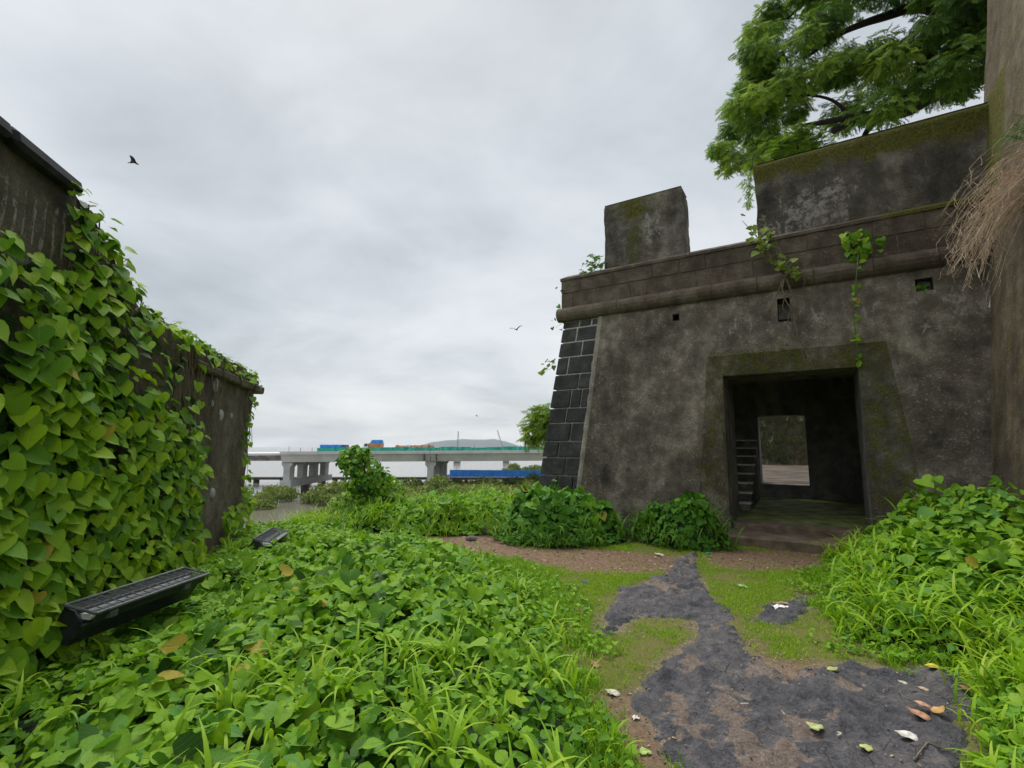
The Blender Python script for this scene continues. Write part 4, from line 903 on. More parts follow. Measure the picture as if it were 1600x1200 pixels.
# bushes at the foot of the fort wall
def bush(label, poly, hmax, seed, nl, nbig, ramp=0.55):
    def hf(P):
        d = sdist(P, poly); return hmax*sstep(d, -0.05, ramp)*(0.35+1.3*fbm(P, 2.8, 3, seed)), d
    c_ = poly.mean(0); o = thing('leafy_bush', label, 'bush', (c_[0], c_[1], 0), 'bushes at the foot of the fort wall')
    A_ = ground_leaves(poly, hf, nl*0.55, 0.08, 0.15, 0.75); B_ = ground_leaves(poly, hf, nl*0.22, 0.16, 0.25, 0.7, keepf=lambda P, h, d: sstep(d, 0.1, 0.35))
    foliage(o, HEART+OVAL, 'bush', BUSH_O, BUSH_S, *B_[:6], nbig, prefer=B_[6], extra=[scatter(OVAL+HEART, *A_[:6])])
    hull(o, poly.copy(), hf, 0.08, 0.05)
    T = tufts(poly, hf, int(30*abs(np.ptp(poly[:, 0]))), 8, 0.25, 0.55, 0.020, 0.05, lambda p: sdist(p[None], poly)[0] < 0.35)
    g_ = obj_np('grass_blades', T[0], T[1], leafmat('bush_grass', [(0.06, 0.17, 0.02), (0.12, 0.27, 0.03), (0.17, 0.33, 0.04)], veins=False), o, T[2], True, 'stuff')
    return o
b1 = np.vstack([plan([(768, 846), (800, 854), (870, 858), (940, 855), (992, 846)]), [W(-2.05, 0.0, 0)[:2], W(-3.0, 0.0, 0)[:2], W(-3.95, -0.05, 0)[:2], (0.0, 9.9), (-0.25, 9.3)]])
b2 = np.vstack([plan([(1000, 848), (1040, 859), (1100, 864), (1148, 862)]), [W(-0.2, 0.1, 0)[:2], W(-1.0, 0.0, 0)[:2], W(-1.9, 0.0, 0)[:2]]])
bush('broad-leaved dark green bush under the corner stones of the fort', b1, 0.68, 3, 900, 120)
bush('rounded bush with drooping grass just left of the doorway', b2, 0.60, 5, 1000, 120, 0.3)

# bank of weeds at the edge of the plateau, and the tall creeper-hung shrub in it
BANK = np.array([(-4.9, 10.2), (-3.2, 9.2), (-2.2, 9.15), (-1.45, 8.95), (-0.6, 9.05), (0.0, 8.75), (0.25, 9.6), (0.35, 11.0), (0.5, 13.4), (-2.5, 13.2), (-5.0, 12.5)])
def hfB(P):
    d = sdist(P, BANK); return (0.10+0.36*sstep(P[:, 0]+0.12*P[:, 1], -2.6, -0.7))*sstep(d, -0.05, 0.6)*(0.55+0.9*fbm(P, 1.7, 3, 7)), d
bank = thing('undergrowth', 'bank of mixed weeds along the edge beyond the bare earth', 'undergrowth', (-1.5, 11, 0))
A_ = ground_leaves(BANK, hfB, 330, 0.08, 0.16, 0.75); B_ = ground_leaves(BANK, hfB, 80, 0.15, 0.24, 0.7)
foliage(bank, HEART+OVAL, 'bush2', GRD_O, GRD_S, *B_[:6], 200, prefer=B_[6], extra=[scatter(OVAL+HEART, *A_[:6])]); hull(bank, BANK.copy(), hfB, 0.14, 0.05)
Vv = tufts(BANK, hfB, 420, 10, 0.3, 0.62, 0.011, 0.08); obj_np('grass_blades', Vv[0], Vv[1], GRASS_S, bank, Vv[2], True, 'stuff')
shr = thing('creeper_shrub', 'tall bright shrub draped in creeper, standing before the bridge', 'shrub', (-2.9, 10.6, -0.2))
cl = []
for (u, v_, r) in ((545, 712, 0.16), (560, 722, 0.22), (575, 735, 0.25), (560, 745, 0.26), (590, 750, 0.27), (575, 765, 0.32), (605, 770, 0.30), (565, 785, 0.33), (620, 782, 0.22), (540, 720, 0.12), (590, 790, 0.4), (555, 705, 0.10), (540, 800, 0.35), (572, 708, 0.10)):
    q = CAM+ray(u, v_)*10.6; q[1] += RNG.uniform(-0.15, 0.15); r *= 1.25; k = int(520*r); dd_ = nrm(rn(k)); cl.append((q+dd_*r*(0.45+0.55*RNG.random((k, 1))**0.5), dd_))
P = np.vstack([c_[0] for c_ in cl]); Dn = np.vstack([c_[1] for c_ in cl]); n = len(P)
X, Y, Z = frames(Dn*0.6+np.array([0, -0.25, 0.7])+rn(n)*0.4, np.array([0, -0.1, -0.8])+Dn*0.6+rn(n)*0.4)
foliage(shr, OVAL+HEART, 'shrub', GRD_O, GRD_S, P, X, Y, Z, RNG.uniform(0.05, 0.125, n), RNG.random(n), 140)
mb = MB()
for (u, v_) in ((548, 708), (575, 735), (600, 760)):
    q = CAM+ray(u, v_)*10.6; b_ = np.array([-2.9+RNG.uniform(-0.1, 0.1), 10.6, -0.25]); mb.tube([b_, b_*0.5+q*0.5+[0.05, 0, 0.05], q], [0.03, 0.02, 0.008], 6)
mb.build('trunk', BARK, shr)

# ---- short grass along the path
n = 560000; P = np.c_[RNG.uniform(-0.4, 5.4, n), RNG.uniform(1.7, 8.3, n)]
dp = np.maximum(sdist(P, PATH), sdist(P, SLAB)); dl = sdist(P, LEFTP); dr = sdist(P, RIGHTP); ddt = np.max([sdist(P, d) for d in DIRT], axis=0)
pr = sstep(-dp+0.42*(fbm(P, 5, 3)-0.5), -0.05, 0.10)*(1-0.93*sstep(ddt+0.3*(fbm(P, 3, 3, 2)-0.5), -0.12, 0.10))*(0.10+0.9*sstep(fbm(P, 2.4, 3, 14), 0.40, 0.58))
pr *= (dl < 0.25)*(dr < 0.25); lush = np.maximum(sstep(dl, -0.45, 0.05), sstep(dr, -0.35, 0.05)); pr *= 0.55+0.45*lush
bk = (P-W0[:2])@WB[:2] < -0.05
k = (RNG.random(n) < pr) & ok_view(P, np.zeros(n), 40) & bk; P = P[k]; lush = lush[k]; n = len(P)
lu = RNG.random(n) < lush*0.55
pa = blades(P[~lu], ground_z(P[~lu, 0], P[~lu, 1]), 0.014, 0.042, 0.0042, BLADES_, 0.75, 0.35, 1.0); pb = blades(P[lu], ground_z(P[lu, 0], P[lu, 1]), 0.05, 0.12, 0.0055, BLADE, 0.35, 0.1, 0.8)
Vv = join([pa, pb]); obj_np('grass', Vv[0], Vv[1], GRASS_S, None, Vv[2], True, 'stuff', 'short patchy grass on both sides of the stone path', 'grass')
# small seedlings at the edges of the grass
n = 5200; P = np.c_[RNG.uniform(0, 5.2, n), RNG.uniform(1.9, 8, n)]
dp = np.maximum(sdist(P, PATH), sdist(P, SLAB)); dl = sdist(P, LEFTP); dr = sdist(P, RIGHTP); ddt = np.max([sdist(P, d) for d in DIRT], axis=0)
k = (dp < -0.08) & (np.maximum(dl, dr) > -0.4) & (np.maximum(dl, dr) < 0.1) & (ddt < -0.05) & ((P-W0[:2])@WB[:2] < -0.1) & (fbm(P, 2, 3, 44) > 0.44); P = P[k]; n = len(P)
P = np.repeat(P, 4, 0)+RNG.normal(size=(n*4, 2))*0.02; n = len(P); az = RNG.uniform(0, 6.28, n)
X, Y, Z = frames(np.array([0, -0.1, 1])+rn(n)*0.35, np.c_[np.cos(az), np.sin(az), -0.1*np.ones(n)])
Vv = scatter(OVAL+HEART[:1], np.c_[P, ground_z(P[:, 0], P[:, 1])+RNG.uniform(0.02, 0.08, n)], X, Y, Z, RNG.uniform(0.022, 0.05, n), RNG.uniform(0.3, 1, n))
obj_np('seedlings', Vv[0], Vv[1], GRD_S, None, Vv[2], True, 'stuff', 'small round-leaved seedlings along the edges of the grass', 'seedlings')

# ================================================================== TREES
def onW(u, v_, b):
    d = ray(u, v_); p = W0+WB*b; return CAM+d*(np.dot(p-CAM, WB)/np.dot(d, WB))
tree = thing('shade_tree', 'large spreading tree with dark crooked branches behind the fort parapet', 'tree', tuple(W(7.5, 7.0, KF)))
mb = MB()
def limb(pts, r0, r1, n=7):
    P = [onW(u, v_, b) for u, v_, b in pts]; Q = []
    for a, c_ in zip(P[:-1], P[1:]):
        Q.append(a+rn(1)[0]*0.05)
    Q.append(P[-1])
    for it in range(2): Q = [Q[0]]+[q for a, c_ in zip(Q[:-1], Q[1:]) for q in (a*0.75+c_*0.25, a*0.25+c_*0.75)]+[Q[-1]]
    mb.tube(Q, np.linspace(r0, r1, len(Q)), n)
fork = onW(1640, 60, 5.0)
mb.tube([W(7.5, 7.0, KF-0.1), W(7.4, 6.6, 3.0), W(7.0, 6.0, 6.0), fork], [0.55, 0.45, 0.38, 0.30], 9)
limb([(1640, 60, 5.0), (1560, 35, 4.6), (1500, 38, 4.3), (1468, 55, 4.1), (1445, 90, 4.0), (1432, 125, 3.9), (1412, 165, 3.8), (1370, 182, 3.7), (1330, 188, 3.6), (1300, 205, 3.5)], 0.22, 0.07)
limb([(1640, 90, 5.0), (1560, 105, 4.5), (1495, 125, 4.2), (1455, 160, 4.0), (1410, 178, 3.8), (1350, 185, 3.6), (1290, 192, 3.4), (1255, 196, 3.3)], 0.18, 0.035)
limb([(1412, 165, 3.8), (1380, 175, 3.8), (1362, 190, 3.8), (1350, 212, 3.8)], 0.10, 0.05)
limb([(1500, 38, 4.3), (1440, 10, 4.6), (1390, 25, 4.4), (1350, 35, 4.2), (1310, 55, 4.0), (1260, 90, 3.8)], 0.15, 0.03)
limb([(1445, 90, 4.0), (1420, 72, 4.1), (1395, 65, 4.2), (1370, 85, 4.2), (1300, 110, 4.0)], 0.10, 0.025)
limb([(1330, 188, 3.6), (1310, 165, 3.5), (1280, 150, 3.5), (1220, 150, 3.4)], 0.05, 0.015); limb([(1370, 182, 3.7), (1340, 165, 3.9), (1335, 160, 4), (1300, 190, 3.9)], 0.04, 0.015)
limb([(1640, 60, 5.0), (1600, -80, 5.5), (1500, -160, 5.5), (1380, -200, 5.2)], 0.2, 0.05); limb([(1500, -160, 5.5), (1400, -90, 5.0), (1300, -40, 4.5), (1230, 30, 4.0)], 0.10, 0.02)
limb([(1640, 60, 5.0), (1720, -60, 6.5), (1800, -160, 8)], 0.2, 0.05)
mb.build('trunk', BARK, tree, smooth=True)
CROWN = np.array([(1240, -10), (1195, 15), (1168, 50), (1162, 90), (1152, 130), (1142, 165), (1132, 200), (1118, 235), (1128, 255), (1165, 258), (1185, 236), (1230, 225), (1300, 205), (1400, 182), (1480, 162), (1560, 140), (1750, 60), (1800, -150), (1600, -300), (1380, -280), (1270, -160)], float)
cl = []
tries = 0
while len(cl) < 300 and tries < 9000:
    tries += 1; q = np.array([RNG.uniform(1115, 1790), RNG.uniform(-290, 255)])
    if sdist(q[None], CROWN)[0] < 12: continue
    if fbm(q[None], 0.016, 3, 2)[0] < 0.39 and q[0] > 1270: continue
    cl.append((onW(q[0], q[1], RNG.uniform(2.9, 6.2)), RNG.uniform(0.22, 0.5), q))
for q in CROWN[:12]:
    for k in range(3): cl.append((onW(q[0]+RNG.uniform(0, 22), q[1]+RNG.uniform(-14, 10), RNG.uniform(3.0, 4.4)), RNG.uniform(0.14, 0.26), q))
PP = []; DD = []; RR = []
for c_, r, q in cl:
    k = int(360*r); d_ = nrm(rn(k)); PP.append(c_+d_*r*np.array([1.15, 1.15, 0.7])*(0.35+0.65*RNG.random((k, 1))**0.6)); DD.append(d_)
    tone = 0.20+0.5*RNG.random()+0.12*(q[0] < 1300)+0.32*(fbm(q[None], 0.012, 2, 9)[0]-0.4); tone *= 1.0 if q[0] < 1420 else 0.7
    RR.append(np.clip(tone+0.22*RNG.normal(size=k)*0.7+0.1*d_[:, 2], 0, 0.999))
P = np.vstack(PP); Dn = np.vstack(DD); rr = np.concatenate(RR); n = len(P)
X, Y, Z = frames(Dn*0.5+np.array([-0.15, -0.35, 0.7])+rn(n)*0.4, Dn*0.7+np.array([-0.1, -0.1, -0.5])+rn(n)*0.5)
Vv = scatter(FROND, P, X, Y, Z, RNG.uniform(0.14, 0.25, n), rr); obj_np('crown', Vv[0], Vv[1], TREE_S, tree, Vv[2], False, 'stuff')
yb = thing('young_tree', 'lime green young treetop rising just above the mossy long merlon', 'tree', tuple(W(1.6, 2.6, 5.2)))
PP = []
for (u, v_, r) in ((1215, 238, 0.14), (1235, 228, 0.18), (1255, 215, 0.2), (1275, 212, 0.16), (1245, 205, 0.16), (1262, 200, 0.12), (1225, 222, 0.12), (1285, 225, 0.14)):
    k = int(240*r); d_ = nrm(rn(k)); PP.append(onW(u, v_, 2.4)+d_*r*RNG.random((k, 1))**0.5)
P = np.vstack(PP); n = len(P); X, Y, Z = frames(np.array([-0.2, -0.3, 0.9])+rn(n)*0.3, np.array([-0.4, -0.2, -0.3])+rn(n)*0.4)
Vv = scatter(FROND, P, X, Y, Z, RNG.uniform(0.18, 0.28, n), RNG.random(n)); obj_np('crown', Vv[0], Vv[1], LIME_S, yb, Vv[2], False, 'stuff')
MB().tube([W(1.6, 2.6, 5.2), W(1.5, 2.5, 6.2), onW(1245, 222, 2.4)], [0.04, 0.03, 0.015]).build('trunk', BARK, yb)
hang = thing('hanging_twig', 'thin leafy twig hanging beside the left edge of the long merlon', 'twig', tuple(onW(1172, 262, 2.2)))
PP = np.vstack([onW(u, v_, 2.0)+rn(9)*0.06 for u, v_ in ((1172, 268), (1170, 282), (1173, 298), (1170, 312), (1168, 285))]); n = len(PP)
X, Y, Z = frames(np.array([-0.2, -0.4, 0.6])+rn(n)*0.4, np.array([-0.2, 0, -0.8])+rn(n)*0.4); Vv = scatter(FROND, PP, X, Y, Z, RNG.uniform(0.12, 0.2, n), RNG.uniform(0.3, 0.9, n))
obj_np('leaves', Vv[0], Vv[1], TREE_S, hang, Vv[2], False, 'stuff'); MB().tube([onW(1178, 240, 2.4), onW(1172, 280, 2.0), onW(1169, 318, 2.0)], [0.012, 0.008, 0.003]).build('stem', BARK, hang)
# small tree behind the corner of the fort
ct = thing('small_tree', 'feathery small tree peeping out behind the left corner of the fort', 'tree', (1.3, 19.0, -3.0))
PP = []
for (u, v_, r) in ((838, 645, 0.32), (846, 660, 0.4), (832, 668, 0.3), (845, 682, 0.4), (828, 682, 0.22), (852, 640, 0.35), (860, 670, 0.6), (870, 650, 0.5)):
    k = int(150*r); d_ = nrm(rn(k)); PP.append(CAM+ray(u, v_)*19+d_*r*RNG.random((k, 1))**0.5)
P = np.vstack(PP); n = len(P); X, Y, Z = frames(np.array([-0.1, -0.3, 0.8])+rn(n)*0.4, np.array([-0.3, 0, -0.4])+rn(n)*0.5); Vv = scatter(FROND, P, X, Y, Z, RNG.uniform(0.3, 0.5, n), RNG.uniform(0.35, 1, n))
obj_np('crown', Vv[0], Vv[1], TREE_S, ct, Vv[2], False, 'stuff'); MB().tube([(1.5, 19, -4), (1.45, 19, 0), CAM+ray(855, 660)*19], [0.1, 0.08, 0.03]).build('trunk', BARK, ct)

BLK = simple('black_painted_metal', (0.03, 0.034, 0.037), 0.45, vary=0.35, scale=18, bump=0.15); GRYM = simple('worn_grey_metal', (0.13, 0.14, 0.145), 0.45, 0.3, scale=20); REFL = simple('bright_reflector', (0.85, 0.86, 0.86), 0.4, 0.0, scale=12, vary=0.15)
# ---- plants rooted in the fort wall
def twigplant(name, label, base, tips, lsize, nleaf, mat, key, rad=0.012, tpl=HEART, spread=0.10, cat='plant', nparts=200):
    o = thing(name, label, cat, tuple(base)); mb = MB(); PP = []; tp = []
    for q in tips:
        q = np.array(q); m = base*0.5+q*0.5+rn(1)[0]*0.03; mb.tube([base, m, q], [rad, rad*0.7, rad*0.35], 5)
        for k in range(nleaf):
            f = RNG.uniform(0.55, 1.08); PP.append(base*(1-f)+q*f+rn(1)[0]*spread*0.6); tp.append(rn(1)[0]*0.8+nrm(q-base)*0.5+np.array([0, -0.1, -0.5]))
    mb.build('stem', ROOT, o); P = np.array(PP); n = len(P); X, Y, Z = frames(np.array([-0.3, -0.6, 0.7])+rn(n)*0.4, np.array(tp))
    S = RNG.uniform(lsize*0.6, lsize, n); leaf_objects(o, tpl, key, mat, P[:nparts], X, Y, Z, S); return o
sapb = onW(1226, 432, 0.36)
sap = twigplant('wall_sapling', 'yellow-green sapling sprouting from the round moulding above the doorway', sapb, [onW(u, v_, b) for u, v_, b in ((1160, 345, 0.3), (1170, 372, 0.25), (1195, 345, 0.35), (1205, 360, 0.3), (1185, 392, 0.25), (1215, 408, 0.25), (1232, 410, 0.25), (1248, 420, 0.25), (1180, 365, 0.3))], 0.135, 6, SAP_O, 'sap')
mb = MB()
for pts in ([(1226, 432), (1222, 452), (1228, 470), (1236, 484), (1231, 500), (1240, 525), (1255, 545), (1266, 560), (1270, 576)], [(1228, 434), (1238, 460), (1240, 490), (1246, 520), (1252, 545), (1258, 568)], [(1224, 436), (1216, 455), (1210, 470), (1202, 482), (1195, 492)],
            [(1230, 430), (1250, 420), (1258, 438), (1255, 452)], [(1228, 425), (1245, 400), (1258, 396), (1262, 402), (1240, 408)], [(1220, 440), (1226, 465), (1222, 482), (1232, 490)]):
    mb.tube([onW(u, v_, 0.40 if v_ < 470 else BT*(3.95-(v_-470)*0.008)-0.015) for u, v_ in pts], np.linspace(0.012, 0.004, len(pts)), 5)
mb.build('root', ROOT, sap)
hb = onW(1345, 372, 0.33)
hv = thing('hanging_vine', 'green vine tuft on the parapet with one long strand hanging past the doorway', 'vine', tuple(hb))
pts = [onW(u, v_, b) for u, v_, b in ((1342, 378, 0.5), (1340, 415, 0.34), (1336, 450, 0.33), (1333, 490, 0.36), (1337, 520, 0.33), (1340, 550, 0.33), (1341, 576, 0.40))]
MB().tube(pts, np.linspace(0.010, 0.005, len(pts)), 5).build('stem', STEM, hv); MB().tube([onW(u, v_, 0.52) for u, v_ in ((1378, 420), (1382, 395), (1368, 380), (1350, 378))], 0.006, 5).build('stem', ROOT, hv)
PP = [onW(RNG.uniform(1318, 1358), RNG.uniform(358, 412), RNG.uniform(0.40, 0.54)) for k in range(46)]+[onW(RNG.uniform(1352, 1376), RNG.uniform(372, 392), 0.48) for k in range(8)]
for a, b in zip(pts[1:-1], pts[2:]): PP += [a*(1-f)+b*f+rn(1)[0]*0.02 for f in RNG.random(4)]
P = np.array(PP); n = len(P); X, Y, Z = frames(np.array([-0.4, -0.7, 0.5])+rn(n)*0.3, np.array([0.1, -0.1, -0.8])+rn(n)*0.4); S = np.where(np.arange(n) < 54, RNG.uniform(0.07, 0.13, n), RNG.uniform(0.05, 0.075, n))
leaf_objects(hv, HEART, 'vine', VINE_O, P, X, Y, Z, S)
pb_ = W(-2.55, 0.75, 5.42)
twigplant('ledge_plant', 'small leafy plant on the ledge left of the short merlon', pb_, [onW(u, v_, 0.75) for u, v_ in ((912, 412), (925, 395), (938, 405), (920, 418), (940, 420), (905, 428), (930, 408))], 0.12, 6, BUSH_O, 'ledge')
twigplant('corner_plant', 'sparse sprig growing from the moulding at the fort corner', onW(880, 500, 0.5), [onW(u, v_, 0.5) for u, v_ in ((873, 478), (878, 450), (872, 500), (868, 512))], 0.10, 3, BUSH_O, 'ledge', 0.006)
twigplant('corner_sprig', 'yellowish sprig jutting from the corner stones halfway up the fort', onW(868, 560, 0.45), [onW(u, v_, 0.45) for u, v_ in ((848, 582), (856, 570), (852, 578))], 0.12, 4, SAP_O, 'sap', 0.006)
n = 26; hp = thing('hole_fern', 'bright green leaves filling the square drain hole near the tower', 'plant', tuple(W(2.8, 0.66, 3.94)))
P = np.array([W(RNG.uniform(2.72, 2.88), RNG.uniform(0.55, 0.68), RNG.uniform(3.96, 4.07)) for k in range(n)]); X, Y, Z = frames(-WB+WZ*0.4+rn(n)*0.3, -WZ+rn(n)*0.6); leaf_objects(hp, OVAL, 'bushoval', BUSH_O, P, X, Y, Z, RNG.uniform(0.06, 0.11, n))
# dry grass hanging from the tower
dg = thing('dry_grass_clump', 'straw-coloured dry grass drooping from the tower at the right edge', 'grass', tuple(W(3.35, -0.75, 4.9)))
mb = MB(); gb = MB()
for k in range(190):
    rb = RNG.uniform(-1.5, -0.75); rz = RNG.uniform(4.4, 5.15); p0 = W(sT(rz)-0.02, rb, rz)
    L = RNG.uniform(0.45, 1.15); dv = nrm(-WR*RNG.uniform(0.45, 1.0)+WB*RNG.uniform(-0.15, 0.5)-WZ*RNG.uniform(0.0, 0.9)); ps = []
    for f in np.linspace(0, 1, 7): ps.append(p0+dv*L*f*(1-0.18*f)+WZ*(0.10*f-0.5*f*f*L)+rn(1)[0]*0.022*f)
    r_k = RNG.uniform(0.0025, 0.006); mb.tube(ps, np.linspace(r_k, r_k*0.5, 7), 4)
    if k % 2 == 0:
        for q in range(3): a = ps[4+q % 3]; mb.tube([a, a+rn(1)[0]*0.03-WZ*0.06, a+rn(1)[0]*0.04-WZ*0.13], [0.003, 0.003, 0.0015], 4)
mb.build('stalks', simple('straw', (0.58, 0.45, 0.33), 0.85, vary=0.4, scale=14), dg, kind='stuff')
for k in range(18):
    rz = RNG.uniform(5.05, 5.3); p0 = W(sT(rz)-0.02, RNG.uniform(-1.4, -1.0), rz); dv = -WR*RNG.uniform(0.2, 0.5)+WB*RNG.uniform(-0.1, 0.2); gb.tube([p0, p0+dv*0.5+WZ*0.18, p0+dv+WZ*RNG.uniform(-0.1, 0.15)], [0.008, 0.006, 0.001], 4)
gb.build('green_blades', simple('green_blade', (0.14, 0.28, 0.05), 0.6), dg, kind='stuff')

# ================================================================== FLOODLIGHTS
t = NT('lamp_glass'); gb_ = t.bsdf((0.7, 0.75, 0.75), 0.12, None, 0, 0.5); tr = t.n('ShaderNodeBsdfTransparent'); mxs = t.n('ShaderNodeMixShader'); mxs.inputs[0].default_value = 0.08
t.l(tr.outputs[0], mxs.inputs[1]); t.l(gb_.outputs[0], mxs.inputs[2]); GLASS = t.done(mxs)
def floodlight(label, p0, p1, roll_, scale=1.0):
    p0, p1 = np.array(p0), np.array(p1); ax = nrm(p1-p0); L = np.linalg.norm(p1-p0); rt = nrm(np.cross(ax, WZ)); up = np.cross(rt, ax)
    cr, sr = math.cos(roll_), math.sin(roll_); rt, up = rt*cr+up*sr, -rt*sr+up*cr
    def q(x, z, a): return p0+(rt*x+up*z)*scale+ax*a
    o = thing('floodlight', label, 'floodlight', tuple(q(0.04, -0.27, L/2)), 'floodlights at the foot of the wall')
    prof = [(0.0, -0.012), (0.085, -0.03), (0.17, -0.12), (0.08, -0.27), (-0.10, -0.25)]
    for a0 in (0.0, L-0.012):
        MB().prism([q(x, z, a0) for x, z in prof], ax*0, ax*0.012).build('end_plate', BLK, o, fixn=True)
    mb = MB(); sh = [(0.0, -0.02), (-0.098, -0.248), (0.08, -0.268), (0.165, -0.122)]
    for (a, b) in zip(sh[:-1], sh[1:]): mb.hexa([q(a[0], a[1], 0.012), q(b[0], b[1], 0.012), q(b[0]*0.96, b[1]*0.96+0.004, 0.012), q(a[0]*0.96, a[1]*0.96+0.004, 0.012), q(a[0], a[1], L-0.012), q(b[0], b[1], L-0.012), q(b[0]*0.96, b[1]*0.96+0.004, L-0.012), q(a[0]*0.96, a[1]*0.96+0.004, L-0.012)])
    mb.build('housing', BLK, o, fixn=True)
    MB().hexa([q(0.165, -0.13, -0.005), q(0.185, -0.115, -0.005), q(0.18, -0.105, -0.005), q(0.16, -0.118, -0.005), q(0.165, -0.13, L+0.005), q(0.185, -0.115, L+0.005), q(0.18, -0.105, L+0.005), q(0.16, -0.118, L+0.005)]).build('housing_rim', GRYM, o, fixn=True)
    tray = MB()
    for (a, b) in zip([(0.012, -0.012), (0.03, -0.085), (0.22, -0.10)], [(0.03, -0.085), (0.22, -0.10), (0.25, -0.04)]):
        tray.hexa([q(a[0], a[1], 0.014), q(b[0], b[1], 0.014), q(b[0], b[1]-0.006, 0.014), q(a[0]-0.004, a[1]-0.006, 0.014), q(a[0], a[1], L-0.014), q(b[0], b[1], L-0.014), q(b[0], b[1]-0.006, L-0.014), q(a[0]-0.004, a[1]-0.006, L-0.014)])
    tr_ = tray.build('lamp_tray', BLK, o, fixn=True)
    MB().hexa([q(0.15, -0.085, 0.03), q(0.235, -0.06, 0.03), q(0.24, -0.035, 0.03), q(0.20, -0.05, 0.03), q(0.15, -0.085, L-0.03), q(0.235, -0.06, L-0.03), q(0.24, -0.035, L-0.03), q(0.20, -0.05, L-0.03)]).build('reflector', REFL, tr_, fixn=True)
    MB().hexa([q(0.12, -0.05, 0.018), q(0.20, -0.04, 0.018), q(0.20, -0.085, 0.018), q(0.14, -0.085, 0.018), q(0.12, -0.05, 0.05), q(0.20, -0.04, 0.05), q(0.20, -0.085, 0.05), q(0.14, -0.085, 0.05)]).build('end_reflector', REFL, tr_, fixn=True)
    MB().tube([q(0.11, -0.055, 0.05), q(0.11, -0.055, L-0.05)], 0.012*scale, 8).build('lamp_tube', simple('dull_tube', (0.3, 0.31, 0.32), 0.3), tr_)
    MB().add([q(0.012, -0.012, 0.01), q(0.255, -0.036, 0.01), q(0.255, -0.036, L-0.01), q(0.012, -0.012, L-0.01)], [(0, 1, 2, 3)]).build('glass', GLASS, tr_)
    def bar(x0, z0, a0, x1, z1, a1, r): return MB().tube([q(x0, z0, a0), q(x1, z1, a1)], r*scale, 6)
    for args in ((0.0, 0, 0, 0.262, -0.028, 0), (0.0, 0, L, 0.262, -0.028, L), (0.0, 0, 0, 0, 0, L), (0.262, -0.028, 0, 0.262, -0.028, L)): bar(*args, 0.011).build('frame_bar', GRYM, o)
    bar(0.13, -0.012, 0, 0.13, -0.012, L, 0.004).build('grille_wire', GRYM, o)
    nw = 13
    for k in range(nw):
        a = L*(k+1)/(nw+1); bar(0.0, 0.004, a, 0.262, -0.022, a, 0.0042).build('grille_wire', GRYM, o)
    for a in (0.12, 0.75*L):
        hb_ = MB(); hb_.hexa([q(0.2, -0.115, a), q(0.262, -0.095, a), q(0.262, -0.05, a), q(0.22, -0.06, a), q(0.2, -0.115, a+0.06), q(0.262, -0.095, a+0.06), q(0.262, -0.05, a+0.06), q(0.22, -0.06, a+0.06)]); hb_.build('bracket', GRYM, o, fixn=True)
    return o
floodlight('long black floodlight lying in the creeper at the foot of the vine wall', gp(101, 946, 0.46), gp(288, 887, 0.46), D2R(-4))
floodlight('short-looking black floodlight at the far end of the left wall', gp(396, 842, 0.36), gp(396, 842, 0.36)+LD*0.8+np.array([0.05, 0, 0.02]), D2R(-8))

# ================================================================== BIRDS
def bird(label, pos, heading, wing, bank, size):
    bm = bmesh.new(); rings = []; prof = [(-0.50, 0.012, 0.05), (-0.30, 0.02, 0.04), (-0.12, 0.05, 0.055), (0.06, 0.075, 0.075), (0.22, 0.055, 0.06), (0.30, 0.04, 0.05), (0.37, 0.035, 0.035), (0.44, 0.008, 0.008)]
    for x, rz, ry in prof: rings.append([bm.verts.new((x, ry*math.cos(2*math.pi*k/8), rz*math.sin(2*math.pi*k/8))) for k in range(8)])
    for a, b in zip(rings[:-1], rings[1:]):
        for k in range(8): bm.faces.new((a[k], a[(k+1) % 8], b[(k+1) % 8], b[k]))
    bm.faces.new(rings[0][::-1]); bm.faces.new(rings[-1]); bm.normal_update()
    for sgn in (1, -1):                                    # wings drawn out of the flanks
        fs = [f for f in bm.faces if f.normal.y*sgn > 0.6 and abs(f.calc_center_median().x-0.05) < 0.14]
        for st_ in range(4):
            r = bmesh.ops.extrude_face_region(bm, geom=fs); vs = [v_ for v_ in r['geom'] if isinstance(v_, bmesh.types.BMVert)]; bmesh.ops.delete(bm, geom=fs, context='FACES_ONLY')
            fs = [f for f in r['geom'] if isinstance(f, bmesh.types.BMFace)]; c_ = sum((v_.co for v_ in vs), Vector())/len(vs); a = wing[st_]
            for v_ in vs:
                q = v_.co-c_; q = Vector((q.x*(1.05, 1.1, 0.95, 0.55)[st_], q.y*0.5, q.z*0.45)); v_.co = c_+q+Vector(((0.03, 0.0, -0.05, -0.08)[st_], sgn*0.16*math.cos(a), 0.16*math.sin(a)))
    bmesh.ops.recalc_face_normals(bm, faces=bm.faces)
    me = bpy.data.meshes.new('bird'); bm.to_mesh(me); bm.free(); me.materials.append(simple('dark_feathers', (0.02, 0.02, 0.024), 0.7)); me.polygons.foreach_set('use_smooth', [True]*len(me.polygons))
    o = bpy.data.objects.new('bird', me); link(o); o.location = tuple(pos); o.rotation_euler = (bank, 0.15, heading); o.scale = (size,)*3; tag(o, label, 'bird', 'birds in flight'); return o
bird('dark bird high at the upper left, wings raised', CAM+ray(205, 254)*20, D2R(-20), (1.0, 0.8, 0.6, 0.4), D2R(-25), 0.42)
bird('dark bird gliding left of the fort corner with wings up', CAM+ray(807, 515)*30, D2R(-100), (0.7, 0.6, 0.3, 0.0), D2R(10), 0.66)
bird('tiny distant bird low over the bridge', CAM+ray(745, 650)*62, D2R(-30), (0.5, 0.4, 0.2, 0.0), D2R(-10), 0.42)

